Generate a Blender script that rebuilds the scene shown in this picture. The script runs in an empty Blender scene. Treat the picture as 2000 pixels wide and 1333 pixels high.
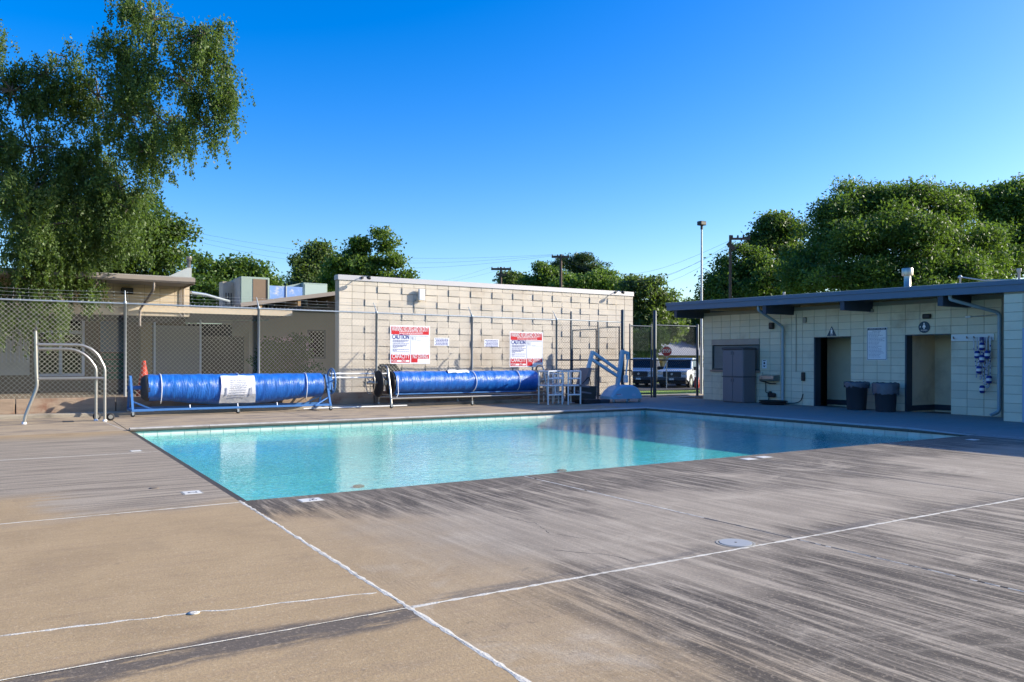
import bpy, math, random
import numpy as np
from mathutils import Vector, Matrix
random.seed(7); np.random.seed(7)
scn = bpy.context.scene
COL = scn.collection
# ------------------------------------------------------------ camera
CAM_H = 1.38; YAW = math.radians(32.0); FPX = 1560.0; HZ = 701.0
cd = bpy.data.cameras.new('camera'); cam = bpy.data.objects.new('camera', cd); COL.objects.link(cam)
cd.sensor_width = 36.0; cd.lens = FPX / 2000 * 36.0; cd.shift_y = (HZ - 666.5) / 2000; cd.clip_end = 3000; cd.clip_start = 0.05
cam.matrix_world = Matrix.Translation((0, 0, CAM_H)) @ Matrix.Rotation(-YAW, 4, 'Z') @ Matrix.Rotation(math.pi/2, 4, 'X') @ Matrix.Rotation(0.002, 4, 'Z')
scn.camera = cam
# ------------------------------------------------------------ sky and sun
SUN_DIR = Vector((1.75, -0.80, 0.81)).normalized()
EL = math.asin(SUN_DIR.z); AZ = math.atan2(SUN_DIR.x, SUN_DIR.y)
w = bpy.data.worlds.new('World'); scn.world = w; w.use_nodes = True
nt = w.node_tree; bg = nt.nodes['Background']
sky = nt.nodes.new('ShaderNodeTexSky'); sky.sky_type = 'NISHITA'; sky.sun_disc = False
sky.sun_elevation = EL; sky.sun_rotation = AZ; sky.altitude = 100; sky.air_density = 1.0; sky.dust_density = 1.3; sky.ozone_density = 3.0
hs = nt.nodes.new('ShaderNodeHueSaturation'); hs.inputs['Saturation'].default_value = 1.5; hs.inputs['Hue'].default_value = 0.515
nt.links.new(sky.outputs[0], hs.inputs['Color']); nt.links.new(hs.outputs[0], bg.inputs[0]); bg.inputs[1].default_value = 0.15
sd = bpy.data.lights.new('sun', 'SUN'); so = bpy.data.objects.new('sun', sd); COL.objects.link(so)
sd.energy = 5.0; sd.angle = math.radians(0.5); sd.color = (1.0, 0.925, 0.78)
so.rotation_euler = (-SUN_DIR).to_track_quat('-Z', 'Y').to_euler(); so.location = (30, -20, 30)
scn.view_settings.view_transform = 'Standard'; scn.view_settings.look = 'None'; scn.view_settings.exposure = 0.92; scn.view_settings.gamma = 1.0
scn.render.engine = 'CYCLES'
scn.cycles.max_bounces = 8; scn.cycles.transparent_max_bounces = 12; scn.cycles.caustics_reflective = False; scn.cycles.caustics_refractive = False

# ------------------------------------------------------------ measuring: a pixel of the 2000 px photograph to a point of the place
CS, SN = math.cos(YAW), math.sin(YAW)
def ray(px, py):
    u = (px - 1000) / FPX; v = (HZ - py) / FPX
    return Vector((u*CS + SN, -u*SN + CS, v))
def atY(px, py, Y):
    r = ray(px, py); t = Y / r.y; return Vector((r.x*t, Y, CAM_H + r.z*t))
def atX(px, py, X):
    r = ray(px, py); t = X / r.x; return Vector((X, r.y*t, CAM_H + r.z*t))
def atD(px, py, d):
    r = ray(px, py); return Vector((r.x*d, r.y*d, CAM_H + r.z*d))

# ------------------------------------------------------------ mesh builder
class MB:
    def __init__(s): s.v = []; s.f = []; s.sm = []
    def add(s, vs, fs, smooth=False):
        o = len(s.v); s.v += [tuple(p) for p in vs]; s.f += [tuple(i+o for i in f) for f in fs]; s.sm += [smooth]*len(fs); return s
    def box(s, x0, x1, y0, y1, z0, z1):
        return s.add([(x0,y0,z0),(x1,y0,z0),(x1,y1,z0),(x0,y1,z0),(x0,y0,z1),(x1,y0,z1),(x1,y1,z1),(x0,y1,z1)],
                     [(0,3,2,1),(4,5,6,7),(0,1,5,4),(1,2,6,5),(2,3,7,6),(3,0,4,7)])
    def bbox(s, x0, x1, y0, y1, z0, z1, b):
        # box with chamfered edges
        vs = []; 
        for sx in (0,1):
            for sy in (0,1):
                for sz in (0,1):
                    X=(x0,x1)[sx]; Y=(y0,y1)[sy]; Z=(z0,z1)[sz]; dx=b*(1-2*sx); dy=b*(1-2*sy); dz=b*(1-2*sz)
                    vs += [(X,Y+dy,Z+dz),(X+dx,Y,Z+dz),(X+dx,Y+dy,Z)]
        def i(sx,sy,sz,a): return (sx*4+sy*2+sz)*3+a
        fs = []
        for k in (0,1):
            q=[i(k,0,0,0),i(k,0,1,0),i(k,1,1,0),i(k,1,0,0)]; fs.append(tuple(q if k==0 else q[::-1]))
            q=[i(0,k,0,1),i(1,k,0,1),i(1,k,1,1),i(0,k,1,1)]; fs.append(tuple(q if k==0 else q[::-1]))
            q=[i(0,0,k,2),i(0,1,k,2),i(1,1,k,2),i(1,0,k,2)]; fs.append(tuple(q if k==0 else q[::-1]))
        for sx in (0,1):
            for sy in (0,1):
                q=[i(sx,sy,0,0),i(sx,sy,0,1),i(sx,sy,1,1),i(sx,sy,1,0)]; fs.append(tuple(q))
        for sx in (0,1):
            for sz in (0,1): fs.append((i(sx,0,sz,0),i(sx,0,sz,2),i(sx,1,sz,2),i(sx,1,sz,0)))
        for sy in (0,1):
            for sz in (0,1): fs.append((i(0,sy,sz,1),i(0,sy,sz,2),i(1,sy,sz,2),i(1,sy,sz,1)))
        for sx in (0,1):
            for sy in (0,1):
                for sz in (0,1): fs.append((i(sx,sy,sz,0),i(sx,sy,sz,1),i(sx,sy,sz,2)))
        return s.add(vs, fs)
    def bar(s, p, q, a, b, up=(0,0,1)):
        p=Vector(p); q=Vector(q); d=(q-p).normalized(); up=Vector(up)
        if abs(d.dot(up))>.98: up=Vector((1,0,0))
        r=d.cross(up).normalized(); u=r.cross(d)
        vs=[]
        for e in (p,q):
            for (i,j) in ((-1,-1),(1,-1),(1,1),(-1,1)): vs.append(e+r*(i*a/2)+u*(j*b/2))
        return s.add(vs,[(0,1,2,3),(7,6,5,4),(0,4,5,1),(1,5,6,2),(2,6,7,3),(3,7,4,0)])
    def tube(s, path, r, n=8, closed=False, smooth=True):
        path=[Vector(p) for p in path]; N=len(path); rr = r if isinstance(r,(list,tuple)) else [r]*N
        rings=[]; prev=None
        for i,p in enumerate(path):
            if closed: d=path[(i+1)%N]-path[i-1]
            else: d=path[min(i+1,N-1)]-path[max(i-1,0)]
            d.normalize()
            if prev is None:
                up=Vector((0,0,1)) if abs(d.z)<.9 else Vector((1,0,0)); a=d.cross(up).normalized()
            else:
                a=prev-d*prev.dot(d); a.normalize()
            b=d.cross(a); prev=a
            rings.append([p+a*(rr[i]*math.cos(2*math.pi*k/n))+b*(rr[i]*math.sin(2*math.pi*k/n)) for k in range(n)])
        vs=[v for rg in rings for v in rg]; fs=[]
        M=N if closed else N-1
        for i in range(M):
            j=(i+1)%N
            for k in range(n):
                l=(k+1)%n; fs.append((i*n+k,j*n+k,j*n+l,i*n+l))
        s.add(vs,fs,smooth)
        if not closed:
            s.add(rings[0],[tuple(range(n))]); s.add(rings[-1],[tuple(range(n))[::-1]])
        return s
    def lathe(s, prof, c, axis='z', n=20, smooth=True):
        c=Vector(c); vs=[]
        for (r,h) in prof:
            for k in range(n):
                a=2*math.pi*k/n; x,y=r*math.cos(a),r*math.sin(a)
                vs.append(c+(Vector((x,y,h)) if axis=='z' else Vector((h,x,y)) if axis=='x' else Vector((x,h,y))))
        fs=[]
        for i in range(len(prof)-1):
            for k in range(n):
                l=(k+1)%n; fs.append((i*n+k,i*n+l,(i+1)*n+l,(i+1)*n+k))
        s.add(vs,fs,smooth)
        s.add(vs[:n],[tuple(range(n))[::-1]]); s.add(vs[-n:],[tuple(range(n))])
        return s
    def prism(s, poly, p0, p1, plane):
        # polygon in a plane ('xz','yz','xy') extruded along the third axis from p0 to p1
        n=len(poly)
        def P(a,b,t): return (a,t,b) if plane=='xz' else (t,a,b) if plane=='yz' else (a,b,t)
        vs=[P(a,b,p0) for a,b in poly]+[P(a,b,p1) for a,b in poly]
        fs=[tuple(range(n)),tuple(range(n,2*n))[::-1]]+[(i,i+n,(i+1)%n+n,(i+1)%n) for i in range(n)]
        return s.add(vs,fs)
    def quad(s,a,b,c,d): return s.add([a,b,c,d],[(0,1,2,3)])
    def mesh(s, name, m):
        me=bpy.data.meshes.new(name); me.from_pydata([tuple(v) for v in s.v],[],s.f); me.polygons.foreach_set('use_smooth',s.sm)
        if m: me.materials.append(m)
        me.update(); return me
    def build(s, name, m, parent=None, local=False):
        return link(name, s.mesh(name,m), parent, local)
def link(name, me, parent=None, local=False, loc=None):
    o=bpy.data.objects.new(name,me); COL.objects.link(o)
    if loc is not None: o.location=loc
    if parent is not None:
        o.parent=parent
        if not local and parent.type=='EMPTY': o.matrix_parent_inverse=Matrix.Translation(-parent.location)
    return o
def tag(o,label,cat,group=None):
    o['label']=label; o['category']=cat
    if group: o['group']=group
    return o
def struct(o): o['kind']='structure'; return o
def stuff(o): o['kind']='stuff'; return o
def thing(name,label,cat,loc,rz=0,group=None):
    o=bpy.data.objects.new(name,None); COL.objects.link(o); o.location=loc; o.rotation_euler=(0,0,rz); o.empty_display_size=.2
    return tag(o,label,cat,group)
def arc(c,r,a0,a1,n,f):
    return [f(c[0]+r*math.cos(math.radians(a0+(a1-a0)*i/n)),c[1]+r*math.sin(math.radians(a0+(a1-a0)*i/n))) for i in range(n+1)]
def fillet(pts,r,n=5):
    pts=[Vector(p) for p in pts]; out=[pts[0]]
    for i in range(1,len(pts)-1):
        p=pts[i]; a=(pts[i-1]-p); b=(pts[i+1]-p); ra=min(r,a.length*.48,b.length*.48)
        A=p+a.normalized()*ra; B=p+b.normalized()*ra
        for k in range(n+1):
            t=k/n; out.append(A*(1-t)**2+p*(2*t*(1-t))+B*t*t)
    out.append(pts[-1]); return out

# ------------------------------------------------------------ materials
def lin(c):
    return tuple(((x/255)/12.92 if x/255<=.04045 else ((x/255+.055)/1.055)**2.4) for x in c)+(1,)
class NT:
    def __init__(s,name):
        s.m=bpy.data.materials.new(name); s.m.use_nodes=True; s.t=s.m.node_tree; s.b=s.t.nodes['Principled BSDF']; s.out=s.t.nodes['Material Output']
        s._p=None
    def n(s,t): return s.t.nodes.new(t)
    def l(s,a,b): s.t.links.new(a,b)
    def pos(s):
        if s._p is None: s._p=s.n('ShaderNodeNewGeometry').outputs['Position']
        return s._p
    def sep(s):
        q=s.n('ShaderNodeSeparateXYZ'); s.l(s.pos(),q.inputs[0]); return q.outputs
    def inp(s,sock,v):
        if hasattr(v,'is_linked') or hasattr(v,'links'): s.l(v,sock)
        else: sock.default_value=v
    def math(s,op,a,b=None,c=None,clamp=False):
        q=s.n('ShaderNodeMath'); q.operation=op; q.use_clamp=clamp; s.inp(q.inputs[0],a)
        if b is not None: s.inp(q.inputs[1],b)
        if c is not None: s.inp(q.inputs[2],c)
        return q.outputs[0]
    def ss(s,x,a,b,lo=0.,hi=1.):
        q=s.n('ShaderNodeMapRange'); q.interpolation_type='SMOOTHSTEP'; s.inp(q.inputs[0],x); q.inputs[1].default_value=a; q.inputs[2].default_value=b; q.inputs[3].default_value=lo; q.inputs[4].default_value=hi
        return q.outputs[0]
    def noise(s,scale=1.,detail=4.,rough=.55,vec=None,sc=None,dist=0.):
        q=s.n('ShaderNodeTexNoise'); q.inputs['Scale'].default_value=scale; q.inputs['Detail'].default_value=detail; q.inputs['Roughness'].default_value=rough; q.inputs['Distortion'].default_value=dist
        v=vec or s.pos()
        if sc:
            mp=s.n('ShaderNodeMapping'); s.l(v,mp.inputs[0]); mp.inputs['Scale'].default_value=sc; v=mp.outputs[0]
        s.l(v,q.inputs['Vector']); return q.outputs[0]
    def mix(s,f,a,b,bt='MIX'):
        q=s.n('ShaderNodeMix'); q.data_type='RGBA'; q.blend_type=bt; s.inp(q.inputs[0],f); s.inp(q.inputs[6],a); s.inp(q.inputs[7],b); return q.outputs[2]
    def bump(s,h,st,d=.02):
        q=s.n('ShaderNodeBump'); q.inputs['Strength'].default_value=st; q.inputs['Distance'].default_value=d; s.l(h,q.inputs['Height']); s.l(q.outputs[0],s.b.inputs['Normal']); return q
def mk(name,col,rough=.6,metal=0.,var=.12,scale=6.,bump=0.,bscale=None,spec=.4,rnd=0.,dirt=None,sc=None):
    N=NT(name); c=lin(col) if max(col)>1.01 else tuple(col)+(1,)
    N.b.inputs['Roughness'].default_value=rough; N.b.inputs['Metallic'].default_value=metal; N.b.inputs['Specular IOR Level'].default_value=spec
    lo=tuple(x*(1-var) for x in c[:3])+(1,); hi=tuple(min(1,x*(1+var)) for x in c[:3])+(1,)
    base=N.mix(N.noise(scale,5,.6,sc=sc),lo,hi)
    if dirt: base=N.mix(N.ss(N.noise(dirt[1],5,.65),.5,.75,0,dirt[2]),base,lin(dirt[0]))
    if rnd:
        oi=N.n('ShaderNodeObjectInfo').outputs['Random']; k=N.ss(oi,0,1,1-rnd,1+rnd)
        hv=N.n('ShaderNodeHueSaturation'); N.l(k,hv.inputs['Value']); N.l(base,hv.inputs['Color']); base=hv.outputs[0]
    N.l(base,N.b.inputs['Base Color'])
    if bump: N.bump(N.noise(bscale or scale*6,4,.6,sc=sc),bump)
    return N.m
M={}
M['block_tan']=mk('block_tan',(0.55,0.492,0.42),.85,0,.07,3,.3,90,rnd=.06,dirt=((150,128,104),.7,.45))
M['block_cream']=mk('block_cream',(0.68,0.615,0.47),.8,0,.06,3,.25,90,rnd=.05,dirt=((128,112,88),.9,.4))
M['mortar_tan']=mk('mortar_tan',(.33,.27,.21),.9,0,.1,10)
M['mortar_cream']=mk('mortar_cream',(.30,.28,.22),.9,0,.1,10)
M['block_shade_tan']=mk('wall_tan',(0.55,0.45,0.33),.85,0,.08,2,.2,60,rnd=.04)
M['fascia_blue']=mk('fascia_blue',(.095,.145,.215),.5,0,.1,3,.1,40)
M['dark_navy']=mk('dark_navy',(.025,.045,.07),.55,0,.1,3)
M['soffit']=mk('soffit_paint',(.30,.29,.26),.8,0,.1,3)
M['gal']=mk('galvanised_steel',(.42,.46,.48),.42,.75,.12,9)
M['gal_dull']=mk('galvanised_dull',(.40,.43,.44),.55,.35,.15,9)
M['gate_dark']=mk('gate_dark_paint',(.035,.055,.075),.5,.1,.15,9)
M['wire']=mk('fence_wire',(.46,.45,.40),.5,.3,.1,9)
M['stainless']=mk('stainless_steel',(.42,.40,.36),.36,.8,.06,9)
M['blue_steel']=mk('blue_painted_steel',(.055,.17,.42),.4,.0,.15,9)
M['black_plastic']=mk('black_plastic',(.018,.018,.02),.5,0,.2,9)
M['black_rubber']=mk('black_rubber',(.02,.02,.022),.75,0,.2,9)
M['dark_foam']=mk('dark_foam',(.05,.05,.05),.8,0,.3,20,.4,50)
M['white_plastic']=mk('white_plastic',(.74,.75,.76),.35,0,.04,5)
M['white_paint']=mk('white_paint',(.72,.72,.70),.5,0,.05,5)
M['sign_white']=mk('sign_white',(.78,.79,.82),.4,0,.03,5)
M['sign_red']=mk('sign_red',(.55,.012,.02),.4,0,.08,5)
M['sign_navy']=mk('sign_navy',(.02,.025,.22),.5,0,.05,5)
M['sign_grey']=mk('sign_grey',(.25,.27,.36),.5,0,.05,5)
M['sign_teal']=mk('sign_teal',(.012,.05,.085),.4,0,.05,5)
M['rope_white']=mk('rope_white',(.62,.62,.66),.8,0,.1,5)
M['float_blue']=mk('float_blue',(.015,.03,.22),.4,0,.1,5)
M['concrete']=mk('concrete_kerb',(.30,.26,.20),.85,0,.2,3,.3,40,dirt=((60,55,48),1.2,.7))
M['timber']=mk('weathered_timber',(.30,.22,.155),.85,0,.5,3.2,.6,18,rnd=.15,dirt=((112,58,36),1.6,.85),sc=(.5,1,4))
M['timber_end']=mk('timber_dark',(.09,.07,.055),.9,0,.3,5,.3,30)
M['metal_cap']=mk('metal_cap',(.40,.39,.41),.5,.2,.06,2)
M['gutter']=mk('gutter_taupe',(.26,.22,.19),.55,0,.1,3)
M['roof_gravel']=mk('roofing',(.30,.29,.28),.9,0,.15,20,.2,80)
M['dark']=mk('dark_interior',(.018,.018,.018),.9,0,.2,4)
M['beam']=mk('beam_navy',(.030,.048,.075),.55,0,.1,3)
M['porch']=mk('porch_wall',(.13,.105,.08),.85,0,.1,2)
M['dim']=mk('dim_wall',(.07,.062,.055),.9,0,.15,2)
M['glass']=mk('dark_glass',(.012,.014,.016),.06,0,.0,2,spec=.6)
M['alu']=mk('aluminium_frame',(.38,.42,.52),.45,.5,.08,5)
M['door_grey']=mk('door_grey',(.20,.20,.21),.6,0,.05,2)
M['panel_blue']=mk('panel_blue_grey',(.10,.14,.19),.6,0,.1,2)
M['louvre_green']=mk('louvre_green',(.03,.10,.06),.6,0,.1,4)
M['cone']=mk('cone_orange',(.50,.045,.015),.5,0,.08,4)
M['cabinet']=mk('cabinet_grey',(.19,.17,.185),.55,0,.06,3,.1,60)
M['cabinet_dark']=mk('cabinet_lid',(.09,.085,.095),.55,0,.06,3)
M['earth']=mk('bare_earth',(.16,.125,.09),.95,0,.3,3,.4,20)
M['bin']=mk('bin_grey',(.035,.042,.055),.55,0,.15,5)
M['spout']=mk('downpipe_paint',(.30,.39,.44),.5,0,.06,4)
M['bronze_metal']=mk('steel_bowl',(.40,.38,.35),.3,.8,.1,6)
M['lift_blue']=mk('lift_blue',(.28,.49,.63),.42,0,.06,4)
M['ac_green']=mk('ac_green_grey',(.27,.34,.30),.55,.1,.08,3,dirt=((120,120,100),1.5,.4))
M['ac_cream']=mk('ac_cream',(.44,.41,.34),.6,0,.08,3,dirt=((110,95,70),2.5,.5))
M['ac_brown']=mk('ac_filter_brown',(.20,.14,.095),.85,0,.1,12,.3,60)
M['ac_peel']=mk('peeling_duct',(.17,.29,.56),.6,.1,.15,3,dirt=((205,200,188),3.6,1.))
M['wood_pole']=mk('utility_pole_wood',(.10,.07,.055),.9,0,.25,4)
M['bark']=mk('bark',(.10,.08,.062),.9,0,.3,6,.6,30)
M['truck']=mk('truck_white',(.62,.66,.74),.25,0,.03,2,spec=.5)
M['tyre']=mk('tyre',(.018,.018,.018),.85,0,.2,9)
M['lamp']=mk('lamp_glass',(.55,.55,.55),.15,.3,.1,4)
M['red']=mk('stop_red',(.45,.015,.015),.45,0,.05,4)
M['house_wall']=mk('house_wall',(.28,.25,.22),.8,0,.08,2)
M['house_roof']=mk('house_roof',(.20,.21,.25),.8,0,.12,3)
M['sealant']=mk('joint_sealant',(.56,.53,.46),.8,0,.2,22,.4,60,dirt=((105,92,75),4.5,.75))
M['crack']=mk('crack_dark',(.05,.045,.04),.95,0,.2,9)
M['joint']=mk('joint_gap',(.16,.13,.10),.95,0,.2,9)
M['tile_white']=mk('waterline_tile',(.62,.60,.54),.3,0,.08,4,rnd=.08)
M['grout']=mk('grout',(.30,.29,.26),.9,0,.1,9)
M['gutter_dark']=mk('pool_gutter_dark',(.055,.048,.042),.7,0,.25,7,.2,40)
M['lid']=mk('deck_lid',(.33,.335,.33),.5,0,.06,5)
M['marker']=mk('marker_tile',(.70,.68,.62),.35,0,.05,9)
M['ink']=mk('marker_ink',(.012,.014,.03),.5,0,.05,9)
M['bag']=mk('bin_liner',(.10,.11,.14),.25,0,.2,12,.6,25)
M['step_tan']=mk('step_tan',(.36,.24,.20),.7,0,.1,5)
M['asphalt']=mk('asphalt',(.055,.055,.058),.9,0,.2,6)
# ============================================================ ground, lawn, road
def gz(x,y):
    t=min(1,max(0,(y-24.0)/13.0)); return -.06-.44*t
def sheet(xs,ys,dz,name,m,hole=None):
    b=MB(); vs=[(x,y,gz(x,y)+dz) for y in ys for x in xs]; nx=len(xs)
    fs=[(j*nx+i,j*nx+i+1,(j+1)*nx+i+1,(j+1)*nx+i) for j in range(len(ys)-1) for i in range(nx-1) if not (hole and hole[0]<=xs[i]<hole[1] and hole[2]<=ys[j]<hole[3])]
    b.add(vs,fs,True); return struct(b.build(name,m))
N=NT('ground_earth_and_grass')
n1=N.noise(.35,5,.6); n2=N.noise(30,4,.7)
c=N.mix(n2,(.10,.17,.028,1),(.20,.29,.05,1)); c=N.mix(N.ss(n1,.52,.68),c,(.19,.16,.10,1)); N.l(c,N.b.inputs['Base Color']); N.b.inputs['Roughness'].default_value=.95; N.bump(n2,.6,.05); M['ground']=N.m
ys=[-900,-60,-10,7.75,16.9,20,23,24]+[24+i*1.0 for i in range(1,15)]+[45,60,90,150,300,900,2200]
sheet([-1500,-200,-60,-20,1.7,15.0,20,40,80,200,1500],ys,-.03,'ground',M['ground'],(1.7,15.0,7.75,16.9))
N=NT('lawn_grass'); n2=N.noise(45,4,.7); n1=N.noise(1.2,4,.6)
c=N.mix(n2,(.13,.24,.022,1),(.27,.40,.05,1)); c=N.mix(N.ss(n1,.5,.8),c,(.30,.36,.09,1)); N.l(c,N.b.inputs['Base Color']); N.b.inputs['Roughness'].default_value=.9; N.bump(n2,.8,.06); M['lawn']=N.m
sheet([19.2,22,26,30],[24.2,25,26,27,28,29,30,31,32,33],.012,'lawn',M['lawn'])
sheet([24,30,40,60,90],[33.4,35,37,38.5,42,46],.02,'road',M['asphalt'])

# ============================================================ pool deck slabs
PX0,PX1,PY0,PY1=1.88,14.80,7.93,16.72      # pool opening
ZW=-.10
N=NT('deck_concrete'); S=N.sep(); X,Y=S[0],S[1]
isL=N.math('LESS_THAN',X,1.862)
warp=N.noise(.9,4,.6); big=N.noise(.55,4,.6); med=N.noise(2.3,5,.6); fine=N.noise(70,3,.7); spk=N.noise(260,2,.6)
stR=N.noise(1,8,.66,sc=(11,.7,1),dist=.4); stR2=N.noise(1,7,.7,sc=(42,2.2,1),dist=.3); stL=N.noise(1,6,.6,sc=(.6,11,1)); mskR=N.noise(1,4,.55,sc=(.75,.42,1))
rust=N.noise(1.3,5,.62,dist=.5); brL=N.noise(1,5,.65,sc=(1.6,16,1)); tan=N.mix(med,(.35,.245,.125,1),(.44,.318,.175,1)); tan=N.mix(N.ss(rust,.46,.70,0,.55),tan,(.27,.19,.10,1)); tan=N.mix(N.ss(brL,.46,.70,0,.42),tan,(.29,.20,.12,1))
grey=N.mix(med,(.29,.245,.185,1),(.49,.42,.325,1)); mauve=N.mix(N.ss(stL,.36,.64),(.19,.155,.115,1),(.40,.335,.25,1)); dark=(.050,.040,.030,1)
# right-hand field: grey broom finish with dark streaks, tan next to the joint
edge=N.ss(Y,6.0,7.7,0,.30); low=N.ss(Y,4.0,2.6,0,.20); nearJ=N.ss(X,3.4,2.0,0,.25)
mid=N.math('MULTIPLY',N.ss(Y,4.1,4.7,0,.14),N.ss(Y,6.3,5.2)); hold=N.math('SUBTRACT',N.math('SUBTRACT',N.math('ADD',N.math('ADD',mskR,edge),low),nearJ),mid)
amt=N.ss(N.math('MULTIPLY_ADD',N.noise(1,5,.65,sc=(2.4,1.1,1)),.30,hold),.51,.78)
stc=N.math('MULTIPLY_ADD',stR2,.45,N.math('MULTIPLY',stR,.62))
dR=N.math('MULTIPLY',N.ss(stc,.42,.60),amt,clamp=True)
tj=N.math('ADD',N.math('MULTIPLY',warp,1.9),X)
tmR=N.math('MULTIPLY',N.ss(tj,4.35,2.9),N.ss(Y,7.75,6.9))
cR=N.mix(N.math('MULTIPLY',tmR,.9),N.mix(N.ss(stR,.3,.65,0,.6),grey,(.175,.142,.105,1)),tan)
cR=N.mix(N.math('MULTIPLY',dR,.93),cR,dark); bl=N.noise(1,6,.68,sc=(.8,1.0,1),dist=.9); cR=N.mix(N.ss(bl,.54,.70,0,.55),cR,(.46,.395,.305,1)); cR=N.mix(N.ss(N.noise(1,6,.7,sc=(1.3,1.7,1),dist=1.4),.60,.72,0,.55),cR,(.10,.085,.068,1))
eb=N.math('MULTIPLY',N.ss(Y,7.2,7.93,0,.55),N.ss(X,1.9,2.6))
cR=N.mix(eb,cR,(.115,.094,.072,1))
# left-hand field: tan near, mauve grey further, tan patches
yw=N.math('MULTIPLY_ADD',warp,1.2,Y)
m1=N.ss(yw,8.15,8.75)                       # grey starts beyond the joint
xw=N.math('MULTIPLY_ADD',stL,1.6,N.math('MULTIPLY_ADD',warp,1.2,X))
patch=N.math('MULTIPLY',N.ss(xw,2.1,1.5),N.math('MULTIPLY',N.ss(Y,7.7,8.0),N.ss(Y,9.6,9.0)))
far=N.ss(N.math('MULTIPLY_ADD',stL,2.2,yw),17.0,18.2)
leftfade=N.math('MULTIPLY',N.ss(xw,1.2,.2),N.ss(Y,11.5,13))
gm=N.math('SUBTRACT',N.math('SUBTRACT',N.math('SUBTRACT',m1,patch),far),N.math('MULTIPLY',leftfade,.6),clamp=True)
tan2=N.mix(N.ss(N.noise(.9,6,.7,dist=1.2),.56,.72,0,.45),tan,(.25,.185,.115,1)); cL=N.mix(gm,tan2,mauve)
dl=N.math('MULTIPLY',N.ss(stL,.54,.74,0,.55),N.ss(Y,8.2,9.5)); cL=N.mix(dl,cL,(.115,.094,.072,1))
# dark run-off stain beside the cross joint
cy=N.math('MULTIPLY_ADD',X,.035,3.93); dd=N.math('ABSOLUTE',N.math('SUBTRACT',N.math('MULTIPLY_ADD',N.math('SUBTRACT',warp,.5),.34,Y),cy))
st=N.math('MULTIPLY',N.ss(dd,.19,.09),N.ss(N.noise(1,5,.68,sc=(2.6,12,1)),.30,.50)); cL=N.mix(N.math('MULTIPLY',st,.86),cL,(.075,.066,.06,1))
ddr=N.math('ABSOLUTE',N.math('SUBTRACT',Y,4.12)); sr=N.math('MULTIPLY',N.ss(ddr,.10,.03),N.ss(N.noise(1,4,.6,sc=(1.4,6,1)),.42,.6)); cR=N.mix(N.math('MULTIPLY',sr,.7),cR,(.11,.10,.09,1))
c=N.mix(isL,cR,cL)
# far and right walkways: dusty tan with dark blotches
isF=N.math('GREATER_THAN',Y,PY1); cF=N.mix(N.ss(N.noise(1,5,.6,sc=(.9,2.2,1)),.45,.68,0,.8),N.mix(med,(.36,.27,.17,1),(.44,.35,.24,1)),(.15,.13,.115,1)); c=N.mix(isF,c,cF)
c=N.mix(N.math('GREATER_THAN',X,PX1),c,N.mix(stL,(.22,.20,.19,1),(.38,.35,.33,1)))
c=N.mix(N.ss(fine,.35,.75,0,.34),c,(.10,.085,.07,1)); c=N.mix(N.ss(spk,.64,.72,0,.65),c,(.08,.07,.06,1)); c=N.mix(N.ss(N.noise(11,5,.7),.60,.72,0,.38),c,(.11,.09,.07,1)); c=N.mix(N.ss(N.noise(38,4,.7),.52,.70,0,.30),c,(.62,.50,.36,1)); c=N.mix(N.ss(N.noise(30,4,.7),.55,.72,0,.30),c,(.12,.09,.06,1))
N.l(c,N.b.inputs['Base Color']); N.b.inputs['Roughness'].default_value=.78; N.b.inputs['Specular IOR Level'].default_value=.3
hgt=N.math('MULTIPLY_ADD',fine,.6,N.math('MULTIPLY',N.mix(isL,stR2,stL),.5)); N.bump(hgt,.32,.012); M['deck']=N.m
base=MB()
for q in ((-12.5,PX0-.2,-6,21.6),(PX0-.2,PX1+.2,-6,PY0-.2),(PX0-.2,PX1+.2,PY1+.2,21.6),(PX1+.2,27,-6,23.6)): base.box(q[0],q[1],q[2],q[3],-.20,-.055)
deck=struct(base.build('pool_deck',M['joint']))
G=.0045
def slab(x0,x1,y0,y1,z=0.):
    b=MB(); b.bbox(x0+G,x1-G,y0+G,y1-G,-.06,z,.006); return b.build('slab',M['deck'],deck)
JX,JY=1.862,4.05
for (y0,y1) in ((-6,JY),(JY,7.86),(7.86,12.75),(12.75,17.0),(17.0,21.45)):
    for (x0,x1) in ((-12,-5.2),(-5.2,JX)): slab(x0,x1,y0,y1)
for (x0,x1) in ((JX,5.1),(5.1,8.65),(8.65,12.2),(12.2,PX1+.35),(PX1+.35,18.85)):
    slab(x0,x1,-6,JY)
    if x0<PX1: slab(x0,x1,JY,PY0)
    else: slab(x0,x1,JY,8.3)
for (y0,y1) in ((8.3,12.6),(12.6,PY1)): slab(PX1,20.2,y0,y1)
for (x0,x1) in ((JX,5.9),(5.9,10.1),(10.1,PX1)): slab(x0,x1,PY1,21.45)
slab(PX1,20.2,PY1,21.45); slab(PX1,27,21.45,23.5,-.004)
def sealant(p,q,w0,name='joint_sealant',mat='sealant',jag=.35,gaps=0.,z=.0026,seg=.045,wob=.0014):
    p=Vector(p); q=Vector(q); L=(q-p).length; n=max(2,int(L/seg)); d=(q-p).normalized(); r=Vector((-d.y,d.x,0)); b=MB(); prev=None; off=0
    for i in range(n+1):
        off=off*.8+random.gauss(0,wob); w=w0*(1+random.uniform(-jag,jag)); c0=p+d*(L*i/n)+r*off
        cur=(c0-r*w/2+Vector((0,0,.0006)),c0+Vector((0,0,z)),c0+r*w/2+Vector((0,0,.0006)))
        if prev is not None and random.random()>=gaps:
            b.quad(prev[0],cur[0],cur[1],prev[1]); b.quad(prev[1],cur[1],cur[2],prev[2])
        prev=cur
    return b.build(name,M[mat],deck)
sealant((JX,-3,0),(JX,PY0+.02,0),.031,jag=.45)
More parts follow.
